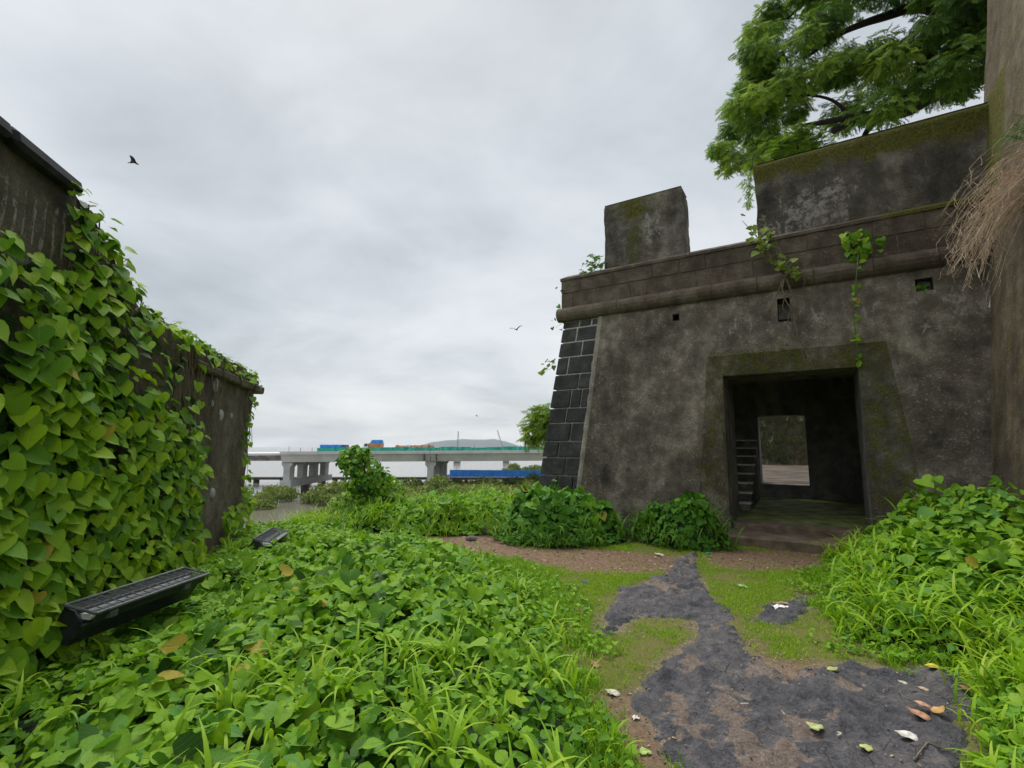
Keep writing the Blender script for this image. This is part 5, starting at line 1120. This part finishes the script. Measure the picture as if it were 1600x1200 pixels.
# ================================================================== BRIDGE AND SHORE
CONC = simple('bridge_concrete', (0.66, 0.66, 0.65), 0.85, vary=0.1, scale=0.35, bump=0.1); CONC2 = simple('pier_concrete', (0.52, 0.52, 0.51), 0.85, vary=0.15, scale=0.5, bump=0.1); GREEN = simple('green_netting', (0.03, 0.46, 0.34), 0.8, vary=0.3, scale=1.2)
br = thing('road_bridge', 'long grey concrete road bridge under construction across the creek', 'bridge', (-20, 128, SEA))
BY0, BY1 = 115.0, 143.0; dz = lambda x: 0.0055*(x+53)
def bbox(x0, x1, y0, y1, z0, z1): return MB().hexa([(x0, y0, z0+dz(x0)), (x1, y0, z0+dz(x1)), (x1, y1, z0+dz(x1)), (x0, y1, z0+dz(x0)), (x0, y0, z1+dz(x0)), (x1, y0, z1+dz(x1)), (x1, y1, z1+dz(x1)), (x0, y1, z1+dz(x0))])
PX = [-53.0+33.8*k for k in range(0, 5)]
for k in range(4):
    x0, x1 = PX[k]+0.15-(1.2 if k == 0 else 0), PX[k+1]-0.05
    mb = MB()
    for y in (BY0, BY0+15): mb.prism([(x0, y+0.6, -2.15), (x0, y+11.5, -2.15), (x0, y+12.4, -0.35), (x0, y-0.25, -0.35)], np.array([0, 0, dz(x0)]), np.array([x1-x0, 0, dz(x1)]))
    gd = mb.build('girder', CONC, br, fixn=True); bbox(x0, x1, BY0-0.7, BY1, -0.345, 0.0).build('deck', CONC, br); bbox(x0, x1, BY0-0.75, BY0-0.5, 0.004, 0.35).build('edge_beam', CONC, br)
for k in range(24):
    x0 = -45.5+k*3.6; bbox(x0, x0+3.55, BY0-0.45, BY0-0.40, 0.01, 1.12+0.12*math.sin(k*1.7)).build('netting_panel', GREEN, br)
for x0, x1 in ((-90, -75), (-74.9, -54.5)):
    bbox(x0, x1, BY0+3.5, BY1, -1.9, -0.55).build('girder', CONC2, br); bbox(x0, x1, BY0-0.5, BY1, -0.545, -0.05).build('deck', CONC, br)
for k in range(12):
    x0 = -86+k*2.7; MB().hexa([(x0, BY0+3.5, -1.9), (x0+0.3, BY0+3.5, -1.9), (x0+0.3, BY0+3.6, -1.5), (x0, BY0+3.6, -1.5), (x0-0.9, BY0-0.2, -0.85), (x0-0.6, BY0-0.2, -0.85), (x0-0.6, BY0-0.2, -0.55), (x0-0.9, BY0-0.2, -0.55)]).build('bracket', CONC2, br, fixn=True)
for k in range(4):
    x = PX[k]; pier = MB()
    pier.hexa([(x-1.3, BY0+0.6, -8.0), (x+1.3, BY0+0.6, -8.0), (x+1.3, BY0+27, -8.0), (x-1.3, BY0+27, -8.0), (x-1.3, BY0+0.6, -6.4), (x+1.3, BY0+0.6, -6.4), (x+1.3, BY0+27, -6.4), (x-1.3, BY0+27, -6.4)]); p_ = pier.build('pier', CONC2, br)
    for y in (BY0+1.0, BY0+8.5, BY0+15.5, BY0+23):
        MB().prism([(x-0.75, y, -6.39), (x+0.75, y, -6.39), (x+0.75, y, -3.4), (x+1.25, y, -2.75), (x+1.25, y, -2.2+dz(x)), (x-1.25, y, -2.2+dz(x)), (x-1.25, y, -2.75), (x-0.75, y, -3.4)], np.zeros(3), np.array([0, 2.6, 0])).build('column', CONC2, p_, fixn=True)
    bbox(x-0.7, x+0.7, BY0+1.1, BY1-1.5, -2.75, -2.25).build('pier_cap', CONC2, p_)
    for y in (BY0+2, BY0+12, BY0+23): MB().tube([(x, y, -11), (x, y, -8.02)], 1.05, 12).build('pile', simple('stained_pile', (0.16, 0.10, 0.075), 0.9, scale=0.8), p_)
for k in range(30): bbox(-52+k*2.7, -51.92+k*2.7, BY0-0.7, BY0-0.62, 0.36, 1.25+0.3*(k % 4 == 0)).build('railing_post', GRYM, br)
for k in range(1, 4):
    for dx in (-1.35, 1.5): bbox(PX[k]+dx, PX[k]+dx+0.12, BY0-0.72, BY0+0.58, -2.0, -0.36).build('expansion_joint', simple('joint_dark', (0.10, 0.10, 0.10), 0.9), br)  # dark strips marking the joint lines of the girder
# low trestle far behind
jt = thing('low_trestle', 'low dark trestle bridge on posts just above the water', 'bridge', (-20, 150, SEA))
JM = simple('dark_trestle', (0.09, 0.08, 0.075), 0.9, scale=0.5)
for k in range(22):
    x0 = -110+8*k; MB().box((x0+3.95, 151, -8.15), (3.95, 1.5, 0.35)).build('deck_span', JM, jt); MB().box((x0, 151, -9.6), (0.45, 1.0, 1.1)).build('post', JM, jt)
# vehicles and stores on the deck
BLUE = simple('blue_tarpaulin', (0.015, 0.20, 0.60), 0.6, vary=0.25, scale=1.0); DKB = simple('dark_blue_paint', (0.05, 0.07, 0.14), 0.5); ORG_ = simple('orange_brown_paint', (0.42, 0.18, 0.08), 0.6, scale=1); WHT = simple('white_paint', (0.6, 0.58, 0.55), 0.5); TYRE = simple('tyre_rubber', (0.02, 0.02, 0.02), 0.9)
def wheel(x, y, z, r, par): return MB().tube([(x, y-0.15, z), (x, y+0.15, z)], r, 12).build('wheel', TYRE, par)
z_ = lambda x: dz(x)+0.004
tk = thing('parked_trailer', 'long trailer under a bright blue tarpaulin on the bridge deck', 'trailer', (-43.2, 119, z_(-43)))
MB().box((-43.6, 119, z_(-43)+1.25), (2.6, 1.2, 0.65)).build('tarpaulin', BLUE, tk, bevel=0.15); MB().box((-40.4, 119, z_(-43)+1.25), (0.5, 1.15, 0.62)).build('front_panel', DKB, tk, bevel=0.06); MB().box((-43.1, 119, z_(-43)+0.5), (3.2, 1.1, 0.1)).build('chassis', DKB, tk)
for x in (-45.6, -44.6, -40.8):
    for y in (117.95, 120.05): wheel(x, y, z_(x)+0.4, 0.4, tk)
tk = thing('tipper_truck', 'orange truck with blue cover and pale cab on the bridge deck', 'truck', (-33.2, 119, z_(-33)))
MB().hexa([(-34.4, 117.9, z_(-33)+1.0), (-31.5, 117.9, z_(-33)+1.0), (-31.5, 120.1, z_(-33)+1.0), (-34.4, 120.1, z_(-33)+1.0), (-34.5, 117.8, z_(-33)+2.1), (-31.3, 117.8, z_(-33)+2.1), (-31.3, 120.2, z_(-33)+2.1), (-34.5, 120.2, z_(-33)+2.1)]).build('body', ORG_, tk, bevel=0.05)
MB().hexa([(-34.3, 117.9, z_(-33)+2.11), (-31.4, 117.9, z_(-33)+2.11), (-31.4, 120.1, z_(-33)+2.11), (-34.3, 120.1, z_(-33)+2.11), (-33.9, 118.4, z_(-33)+3.0), (-31.5, 118.4, z_(-33)+3.0), (-31.5, 119.6, z_(-33)+3.0), (-33.9, 119.6, z_(-33)+3.0)]).build('cover', BLUE, tk, bevel=0.1)
cb = MB().hexa([(-35.9, 117.9, z_(-33)+0.7), (-34.6, 117.9, z_(-33)+0.7), (-34.6, 120.1, z_(-33)+0.7), (-35.9, 120.1, z_(-33)+0.7), (-35.6, 118, z_(-33)+2.2), (-34.6, 118, z_(-33)+2.2), (-34.6, 120, z_(-33)+2.2), (-35.6, 120, z_(-33)+2.2)]).build('cab', WHT, tk, bevel=0.08)
MB().box((-35.15, 117.9, z_(-33)+1.75), (0.35, 0.03, 0.28)).build('window', DKB, cb); MB().box((-33.5, 119, z_(-33)+0.75), (2.3, 0.9, 0.12)).build('chassis', DKB, tk)
for x in (-35.2, -32.8, -31.9):
    for y in (118.0, 120.0): wheel(x, y, z_(x)+0.45, 0.45, tk)
mc = thing('orange_machine', 'small orange construction machine at the edge of the bridge deck', 'machine', (-25.2, 116.5, z_(-25)))
MB().box((-25.2, 116.5, z_(-25)+0.75), (0.9, 0.7, 0.45)).build('body', ORG_, mc, bevel=0.1); MB().box((-24.8, 116.5, z_(-25)+1.45), (0.45, 0.5, 0.25)).build('cab', WHT, mc, bevel=0.06); MB().tube([(-26.0, 116.5, z_(-25)+0.9), (-26.9, 116.4, z_(-25)+1.6), (-27.5, 116.4, z_(-25)+0.8)], [0.12, 0.1, 0.08]).build('arm', ORG_, mc)
for x in (-25.8, -24.6): wheel(x, 116, z_(x)+0.3, 0.3, mc)
hp_ = thing('material_heap', 'brown heap of building material along the bridge deck', 'heap', (-24.0, 121, z_(-24)))
rows = 10; cols = 46; V = []
for i in range(rows):
    for j in range(cols):
        x = -29.8+11.6*j/(cols-1); y = 119.5+3.5*i/(rows-1); e_2 = min(1, 4*i/(rows-1), 4*(rows-1-i)/(rows-1))*min(1, 8*j/(cols-1), 8*(cols-1-j)/(cols-1)); V.append((x, y, z_(x)+e_2*(0.9+1.2*f1(x, y, 0, 0.9, 4))))
obj_np('heap', V, [(i*cols+j, i*cols+j+1, (i+1)*cols+j+1, (i+1)*cols+j) for i in range(rows-1) for j in range(cols-1)], simple('heap_rubble', (0.28, 0.17, 0.10), 0.95, vary=0.6, scale=1.5), hp_, None, False)
def crane(label, u, v_, lean):
    Yc = 330.0; top = CAM+ray(u, v_)*Yc; bx_ = np.array([top[0]-lean, top[1], SEA]); o = thing('lattice_crane', label, 'crane', tuple(bx_), 'cranes far beyond the bridge'); CM = simple('crane_steel', (0.25, 0.25, 0.26), 0.6, scale=0.5)
    MB().box(bx_+[0, 0, 2.0], (2.2, 2.2, 2.0)).build('cab', CM, o, bevel=0.2); b0 = bx_+np.array([0, 0, 3.5]); mb = MB()
    for a, b in ((-0.5, -0.5), (0.5, -0.5), (0.5, 0.5), (-0.5, 0.5)): mb.tube([b0+[a, b, 0], top+[a*0.3, b*0.3, 0]], 0.10, 4)
    for k in range(14):
        f0, f1_ = k/14, (k+1)/14; s = 1 if k % 2 else -1; mb.tube([b0*(1-f0)+top*f0+[0.5*s, -0.4, 0], b0*(1-f1_)+top*f1_+[-0.5*s, -0.4, 0]], 0.06, 4)
    mb.build('jib', CM, o); MB().tube([top, top+[1.5, 0, -9]], 0.05, 4).build('cable', CM, o)
crane('thin upright crane jib against the hill', 716, 674, 0.5); crane('thin slanting crane jib at the right end of the hill', 777, 672, -6.0)
# blue sheet fence on the far bank
bf = thing('blue_fence', 'long bright blue sheet fence beyond the mangroves', 'fence', (-6, 170, -9))
FB = simple('blue_sheet', (0.01, 0.19, 0.62), 0.5, vary=0.12, scale=0.6)
for k in range(18):
    x0 = -21.5+2.45*k; y0 = 171-0.35*k; MB().box((x0+1.2, y0, -7.75+0.02*math.sin(k*3)), (1.2, 0.06+0.02*(k % 2), 1.2)).build('panel', FB, bf); MB().box((x0, y0+0.2, -8.2), (0.08, 0.08, 1.6)).build('post', GRYM, bf)
MB().grid([[(-26, 150, -9.3), (60, 150, -9.3)], [(-26, 182, -9.1), (60, 182, -9.1)]]).build('far_bank', simple('bank_mud', (0.14, 0.13, 0.07), 0.95, scale=0.4), kind='structure')

# ---- mangroves
MANG_C = [(0.08, 0.125, 0.03), (0.145, 0.205, 0.045), (0.22, 0.285, 0.06), (0.30, 0.36, 0.085)]
MANG = leafmat('mangrove_foliage', MANG_C, veins=False, trans=0.25, rough=0.6)
def bush_arrays(seed, nq, size):
    r_ = np.random.default_rng(seed); lob = nrm(r_.normal(size=(11, 3))*[1, 1, 0.7]); lob[:, 2] = np.abs(lob[:, 2])*0.9-0.12; lr = r_.uniform(0.30, 0.52, 11)
    w = r_.integers(0, 11, nq); d = nrm(r_.normal(size=(nq, 3))); d[:, 2] = np.abs(d[:, 2])*0.9-0.15*(r_.random(nq)); P = lob[w]*0.58*[1, 1, 0.8]+d*lr[w][:, None]*(0.75+0.3*r_.random((nq, 1))); P[:, 2] = P[:, 2]*0.85+0.35
    rnd = np.clip(0.2+0.5*r_.random(nq)+0.35*d[:, 2]*0.6+0.15*(P[:, 2]-0.4), 0, 0.999); X, Y, Z = frames(d+r_.normal(size=(nq, 3))*0.45, np.array([0, 0, -0.6])+r_.normal(size=(nq, 3)))
    return P, X, Y, Z, np.full(nq, size)*r_.uniform(0.7, 1.3, nq), rnd
BM = []
for sd_ in (1, 2, 3): 
    v3 = scatter(DIAMOND, *bush_arrays(sd_, 2600, 0.14)); BM.append(mesh_np('mangrove_mesh', v3[0], v3[1], MANG, v3[2], False))
mbx = MB()
for k in range(7): a = k*0.9; mbx.tube([(0.05*math.cos(a), 0.05*math.sin(a), 0.35), (0.16*math.cos(a), 0.16*math.sin(a), 0.12), (0.22*math.cos(a), 0.22*math.sin(a), -0.12)], [0.03, 0.025, 0.02], 5)
tm = mbx.build('trunk', BARK, None); TRM = tm.data; bpy.data.objects.remove(tm)
def mangrove(u, v_, Yd, size, k, label, zb=SEA, sq=1.0):
    p = CAM+ray(u, v_)*Yd; o = thing('mangrove_bush', label, 'mangrove', (p[0], p[1], zb), 'mangroves in and along the creek')
    h = p[2]-zb; c_ = bpy.data.objects.new('crown', BM[k % 3]); link(c_, o); c_.scale = (size*sq*1.45, size*1.45, h/0.92); c_.location = (0, 0, -0.22*h); c_.rotation_euler = (0, 0, k*1.3); tr_ = bpy.data.objects.new('trunk', TRM); link(tr_, o); tr_.scale = (size, size, h*0.9)
mangrove(400, 757, 88, 2.9, 0, 'pale green mangrove in the water right beside the left wall end', -10.2)
mangrove(438, 748, 100, 2.9, 1, 'round dark mangrove standing in the water left of the bridge pier', -10.0)
mangrove(522, 743, 96, 4.6, 2, 'broad domed mangrove right of the first bridge pier', -9.9)
mangrove(540, 772, 70, 3.2, 3, 'low mangrove on the near shore below the domed one', -9.8)
mangrove(505, 782, 66, 2.6, 4, 'leftmost small mangrove on the muddy near shore', -9.8)
mangrove(690, 735, 108, 3.4, 5, 'mangrove clump against the second bridge pier', -9.6)
mangrove(660, 751, 98, 3.2, 6, 'mangrove just left of the second bridge pier', -9.6)
mangrove(735, 748, 104, 3.0, 7, 'dark mangrove at the left end of the blue fence', -9.6)
mangrove(803, 719, 178, 2.6, 8, 'slender pale tree above the blue fence', -9.0, 0.9); mangrove(817, 724, 178, 2.6, 9, 'rounded pale tree beside the slender one above the blue fence', -9.0)
mangrove(790, 728, 182, 1.3, 10, 'tiny dark tree above the middle of the blue fence', -9.0); mangrove(836, 722, 176, 3.2, 11, 'pale tree at the fort corner end of the blue fence', -9.0)
parts = []
for k in range(210):
    yy = RNG.uniform(34, 128)**1.0; lo_ = -0.36*yy+3; xx = RNG.uniform(lo_, 16)
    if yy < 60 and xx < -0.30*yy: continue
    sz = RNG.uniform(2.2, 3.9); a = bush_arrays(100+k, 520, 0.30); P = a[0]*[sz, sz, sz*RNG.uniform(0.8, 1.15)]+[xx, yy, -9.5]; parts.append(scatter(DIAMOND, P, a[1], a[2], a[3], a[4]*sz*0.85, np.clip(a[5]+RNG.uniform(-0.22, 0.18), 0, 0.999)))
Vv = join(parts); obj_np('mangrove_thicket', Vv[0], Vv[1], MANG, None, Vv[2], False, 'stuff', 'olive green mangrove thicket between the plateau and the creek', 'mangrove')

# ================================================================== LITTER ON THE PATH AND GRASS
def hgt(u, v_):
    p = gp(u, v_); return p
def flat_leaf(name, label, u, v_, length, az, col, curl=0.25, outl=None, stalk=0.0, lift=0.028, cat='leaf', grp='fallen leaves by the path'):
    p = gp(u, v_, 0.02); o = thing(name, label, cat, (p[0], p[1], rest_z(p)+lift-0.028), grp)
    tv, tf, tl = make_leaf(outl or OVAL_O, 0.12, -curl*0.55, 0.05); tv = tv.copy(); c_, s_ = math.cos(az), math.sin(az); tv = (tv-[0, 0.5, 0])*length
    V = np.c_[tv[:, 0]*c_-tv[:, 1]*s_, tv[:, 0]*s_+tv[:, 1]*c_, tv[:, 2]-tv[:, 2].min()]+ORG[o.name]; me_ = obj_np('blade', V, tf, simple(name+'_colour', col, 0.7, vary=0.3, scale=30), o, {'lc': ('FLOAT_VECTOR', tl)})
    sm = me_.modifiers.new('thick', 'SOLIDIFY'); sm.thickness = 0.0012
    if stalk: b_ = ORG[o.name]+np.array([s_*length*0.5, -c_*length*0.5, 0.004]); MB().tube([b_, b_+np.array([s_*stalk*0.6, -c_*stalk*0.6, 0.012]), b_+np.array([s_*stalk+0.01, -c_*stalk, 0.0])], 0.0016, 5).build('stalk', ROOT, o)
    return o
flat_leaf('fallen_leaf', 'pale yellow-green heart leaf with a stalk near the centre of the dark stone', 1270, 1140, 0.075, 0.5, (0.42, 0.48, 0.20), 0.1, HEART_O, 0.05)
flat_leaf('fallen_leaf', 'small yellowish leaf with a long stalk near the bottom edge', 1357, 1174, 0.055, -1.2, (0.45, 0.48, 0.17), 0.1, HEART_O, 0.05)
flat_leaf('fallen_leaf', 'white curled leaf lying on the dark stone', 1418, 1153, 0.115, 1.2, (0.62, 0.61, 0.56), 0.25)
flat_leaf('fallen_leaf', 'yellow-green leaf at the upper edge of the dark stone', 1302, 1056, 0.085, -1.3, (0.40, 0.45, 0.12), 0.2)
flat_leaf('fallen_leaf', 'crumpled tan leaf in the pile on the stone', 1437, 1130, 0.11, 0.9, (0.46, 0.25, 0.15), 0.5)
flat_leaf('fallen_leaf', 'pinkish-brown leaf on top of the pile on the stone', 1442, 1120, 0.10, 1.6, (0.50, 0.29, 0.19), 0.45, lift=0.045)
flat_leaf('fallen_leaf', 'golden dry leaf right of the pile', 1467, 1120, 0.09, -1.4, (0.52, 0.31, 0.10), 0.6)
flat_leaf('fallen_leaf', 'orange-brown dry leaf by the grass at the right', 1508, 1079, 0.075, 1.3, (0.42, 0.22, 0.11), 0.4)
flat_leaf('fallen_leaf', 'yellow spotted leaf at the foot of the weeds', 1458, 1046, 0.11, 1.4, (0.52, 0.42, 0.05), 0.12)
flat_leaf('fallen_leaf', 'second yellow leaf tucked under the weeds', 1474, 1038, 0.10, 1.7, (0.50, 0.42, 0.06), 0.12)
flat_leaf('fallen_leaf', 'slim beige leaf on the right part of the stone', 1442, 1073, 0.07, 1.2, (0.50, 0.38, 0.27), 0.3)
flat_leaf('fallen_leaf', 'pale scrap of leaf near the upper right of the stone', 1410, 1063, 0.055, 0.8, (0.50, 0.50, 0.42), 0.2)
flat_leaf('fallen_leaf', 'pale green curled leaf in the grass before the doorway', 1160, 915, 0.15, 1.5, (0.36, 0.45, 0.22), 0.35)
flat_leaf('fallen_leaf', 'yellow-green leaf on the ground by the doorstep', 1177, 843, 0.18, 1.4, (0.35, 0.42, 0.14), 0.2, lift=0.05)
flat_leaf('fallen_leaf', 'pale leaf on the bare earth below the bushes', 1030, 865, 0.16, 1.1, (0.55, 0.50, 0.40), 0.3)
flat_leaf('fallen_leaf', 'whitish leaf in the grass left of the path', 957, 1080, 0.10, 1.4, (0.55, 0.52, 0.42), 0.4)
flat_leaf('fallen_leaf', 'brown dead leaf in the grass left of the path', 930, 1037, 0.09, 0.7, (0.30, 0.16, 0.08), 0.5)
flat_leaf('fallen_leaf', 'round lime leaf in the weeds at the bottom', 1006, 1167, 0.06, 0.2, (0.35, 0.50, 0.12), 0.1, HEART_O)
def scrap(label, u, v_, w, h, az, col, cat='litter', name='paper_scrap', fold=0.3):
    p = gp(u, v_, 0.02); p[2] = rest_z(p)-0.008; c_, s_ = math.cos(az), math.sin(az); V = []
    for i in range(5):
        for j in range(5):
            x, y = (i/4-0.5)*w, (j/4-0.5)*h; z = 0.012+fold*0.05*abs(math.sin(i*1.1+j*0.6))*min(w, h)/0.05; V.append((p[0]+x*c_-y*s_, p[1]+x*s_+y*c_, p[2]+z))
    V = np.array(V)-p; F = [(i*5+j, (i+1)*5+j, (i+1)*5+j+1, i*5+j+1) for i in range(4) for j in range(4)]; o = bpy.data.objects.new(name, mesh_np(name, V, F, simple(name+'_mat', col, 0.7, vary=0.12, scale=25), None, False)); link(o); o.location = tuple(p)
    sm = o.modifiers.new('thick', 'SOLIDIFY'); sm.thickness = 0.0015; return tag(o, label, cat, 'litter by the path')
scrap('white paper scrap on the small stone outcrop in the grass', 1218, 950, 0.14, 0.08, 0.1, (0.80, 0.80, 0.80)); scrap('small white square scrap on the gravel left of the path', 993, 1118, 0.04, 0.035, 0.2, (0.74, 0.72, 0.68))
scrap('bright blue bit of plastic on the grass by the bare earth', 914, 907, 0.06, 0.05, 0.5, (0.02, 0.12, 0.5), name='plastic_scrap'); scrap('green bit of plastic under the bush left of the doorway', 1107, 864, 0.09, 0.06, 0.1, (0.0, 0.38, 0.22), name='plastic_scrap')
scrap('teal bit of plastic under the weeds at the right', 1512, 1050, 0.05, 0.05, 0.3, (0.0, 0.22, 0.20), name='plastic_scrap'); scrap('tan scrap of card beside the white paper', 1222, 942, 0.18, 0.06, 0.0, (0.40, 0.26, 0.18), name='card_scrap')
def stub(label, u, v_, L, az, col, r=0.004):
    p = gp(u, v_, 0.02); p[2] = rest_z(p)+r; d = np.array([math.cos(az), math.sin(az), 0])*L/2; m = p.copy(); MB().tube([p-d, p, p+d], [r, r, r*0.9], 8).build('cigarette_stub', simple('stub_paper', col, 0.8), None, loc=tuple(m), label=label, cat='litter', group='litter by the path')
stub('white stub on the dark stone near the path centre', 1163, 1102, 0.05, 0.05, (0.6, 0.58, 0.55)); stub('tan stub standing out on the stone left of the heart leaf', 1224, 1117, 0.045, 1.5, (0.42, 0.30, 0.2)); stub('short white stub right of the heart leaf', 1312, 1155, 0.035, 0.4, (0.6, 0.56, 0.5))
def twig(label, pts, r):
    P = [gp(u, v_, 0.02) for u, v_ in pts]; P = [np.array([q[0], q[1], rest_z(q)+r*0.6]) for q in P]; o = MB(); o.tube(P, np.linspace(r, r*0.5, len(P)), 6); o.build('twig', ROOT, None, smooth=True, loc=tuple(P[0]), label=label, cat='twig', group='twigs on the stone')
twig('thin pale curved twig on the right part of the stone', [(1405, 1068), (1408, 1085), (1412, 1095), (1425, 1104), (1440, 1111), (1458, 1115)], 0.003); twig('bent twig near the bottom right of the stone', [(1428, 1186), (1436, 1176), (1450, 1170), (1475, 1173), (1500, 1181), (1530, 1188)], 0.005)
# pale stone beside the bank and dark block in the weeds
for (u, v_, r, label, col) in ((762, 832, 0.17, 'pale rock at the edge of the bare earth', (0.50, 0.46, 0.42)), (737, 844, 0.10, 'small dark rock on the bare earth', (0.12, 0.10, 0.09))):
    p = gp(u, v_); bm = bmesh.new(); bmesh.ops.create_icosphere(bm, subdivisions=3, radius=r)
    for q in bm.verts: q.co *= 0.65+0.7*f1(*q.co, 5, 3, u); q.co.z *= 0.6
    me = bpy.data.meshes.new('rock'); bm.to_mesh(me); bm.free(); me.materials.append(simple('rock_stone', col, 0.9, scale=14, bump=0.6)); o = bpy.data.objects.new('rock', me); link(o); o.location = (p[0], p[1], r*0.25); tag(o, label, 'rock')
# loose chips of gravel along the stone
n = 2600; P = np.c_[RNG.uniform(0.5, 3.6, n*4), RNG.uniform(2.2, 7.8, n*4)]; dp = np.maximum(sdist(P, PATH), sdist(P, SLAB)); P = P[RNG.random(len(P)) < np.where(dp > 0, 0.16, 0.6*sstep(dp, -0.3, -0.02))][:n]; n = len(P)
az = RNG.uniform(0, 6.28, n); X = np.c_[np.cos(az), np.sin(az), 0*az]; Y = np.c_[-np.sin(az), np.cos(az), 0*az]; Z = np.tile([0, 0, 1.0], (n, 1)); 
tv = np.array([(-.5, -.4, 0), (.5, -.5, 0), (.6, .4, 0), (-.4, .5, 0), (-.3, -.25, .5), (.3, -.3, .45), (.35, .25, .5), (-.25, .3, .4)]); tf = np.array([(4, 5, 6, 7), (0, 1, 5, 4), (1, 2, 6, 5), (2, 3, 7, 6), (3, 0, 4, 7)])
Vv = scatter([(tv, tf, tv)], np.c_[P, ground_z(P[:, 0], P[:, 1])+0.012], X, Y, Z, RNG.uniform(0.004, 0.013, n), RNG.random(n))
t = NT('gravel_chips'); GRV = t.done(t.bsdf(t.ramp(t.attr('rnd'), [(0, (0.06, 0.055, 0.05)), (0.5, (0.22, 0.17, 0.13)), (1, (0.5, 0.45, 0.4))]), 0.9)); obj_np('gravel', Vv[0], Vv[1], GRV, None, Vv[2], False, 'stuff', 'loose pale gravel chips scattered over the path', 'gravel')

n = 1500; P = np.c_[RNG.uniform(-1.5, 4.8, n*3), RNG.uniform(2.3, 8.9, n*3)]; ddt = np.max([sdist(P, d) for d in DIRT], axis=0); dp = sdist(P, PATH)
P = P[(RNG.random(len(P)) < np.where(ddt > -0.1, 0.8, np.where(dp > 0, 0.10, 0.05))) & (sdist(P, LEFTP) < 0) & (sdist(P, RIGHTP) < 0) & ((P-W0[:2])@WB[:2] < -0.05)][:n]; n = len(P); az = RNG.uniform(0, 6.28, n)
X, Y, Z = frames(np.array([0, 0, 1.0])+rn(n)*0.25, np.c_[np.cos(az), np.sin(az), 0*az]); zl2 = np.array([rest_z(p) for p in P])
Vv = scatter(SMALL, np.c_[P, zl2+0.004], X, Y, Z, RNG.uniform(0.012, 0.045, n)*np.where(P[:, 1] > 6, 1.3, 0.7), RNG.random(n))
t = NT('dead_leaf_bits'); DLB = t.done(t.bsdf(t.ramp(t.attr('rnd'), [(0, (0.07, 0.04, 0.025)), (0.45, (0.22, 0.13, 0.07)), (0.8, (0.38, 0.27, 0.15)), (1, (0.5, 0.45, 0.3))]), 0.85)); obj_np('leaf_litter', Vv[0], Vv[1], DLB, None, Vv[2], False, 'stuff', 'tiny brown bits of dead leaf strewn over earth and path', 'leaf litter')

# ================================================================== HAZE
t = NT('haze_air'); pv = t.n('ShaderNodeVolumePrincipled'); pv.inputs['Color'].default_value = (0.86, 0.93, 1.0, 1); pv.inputs['Density'].default_value = 0.0001; pv.inputs['Anisotropy'].default_value = 0.2
t.l(pv.outputs[0], t.out.inputs['Volume'])
MB().hexa([(-6500, -6500, -13), (6500, -6500, -13), (6500, 6500, -13), (-6500, 6500, -13), (-6500, -6500, 95), (6500, -6500, 95), (6500, 6500, 95), (-6500, 6500, 95)]).build('haze', t.m, kind='stuff')
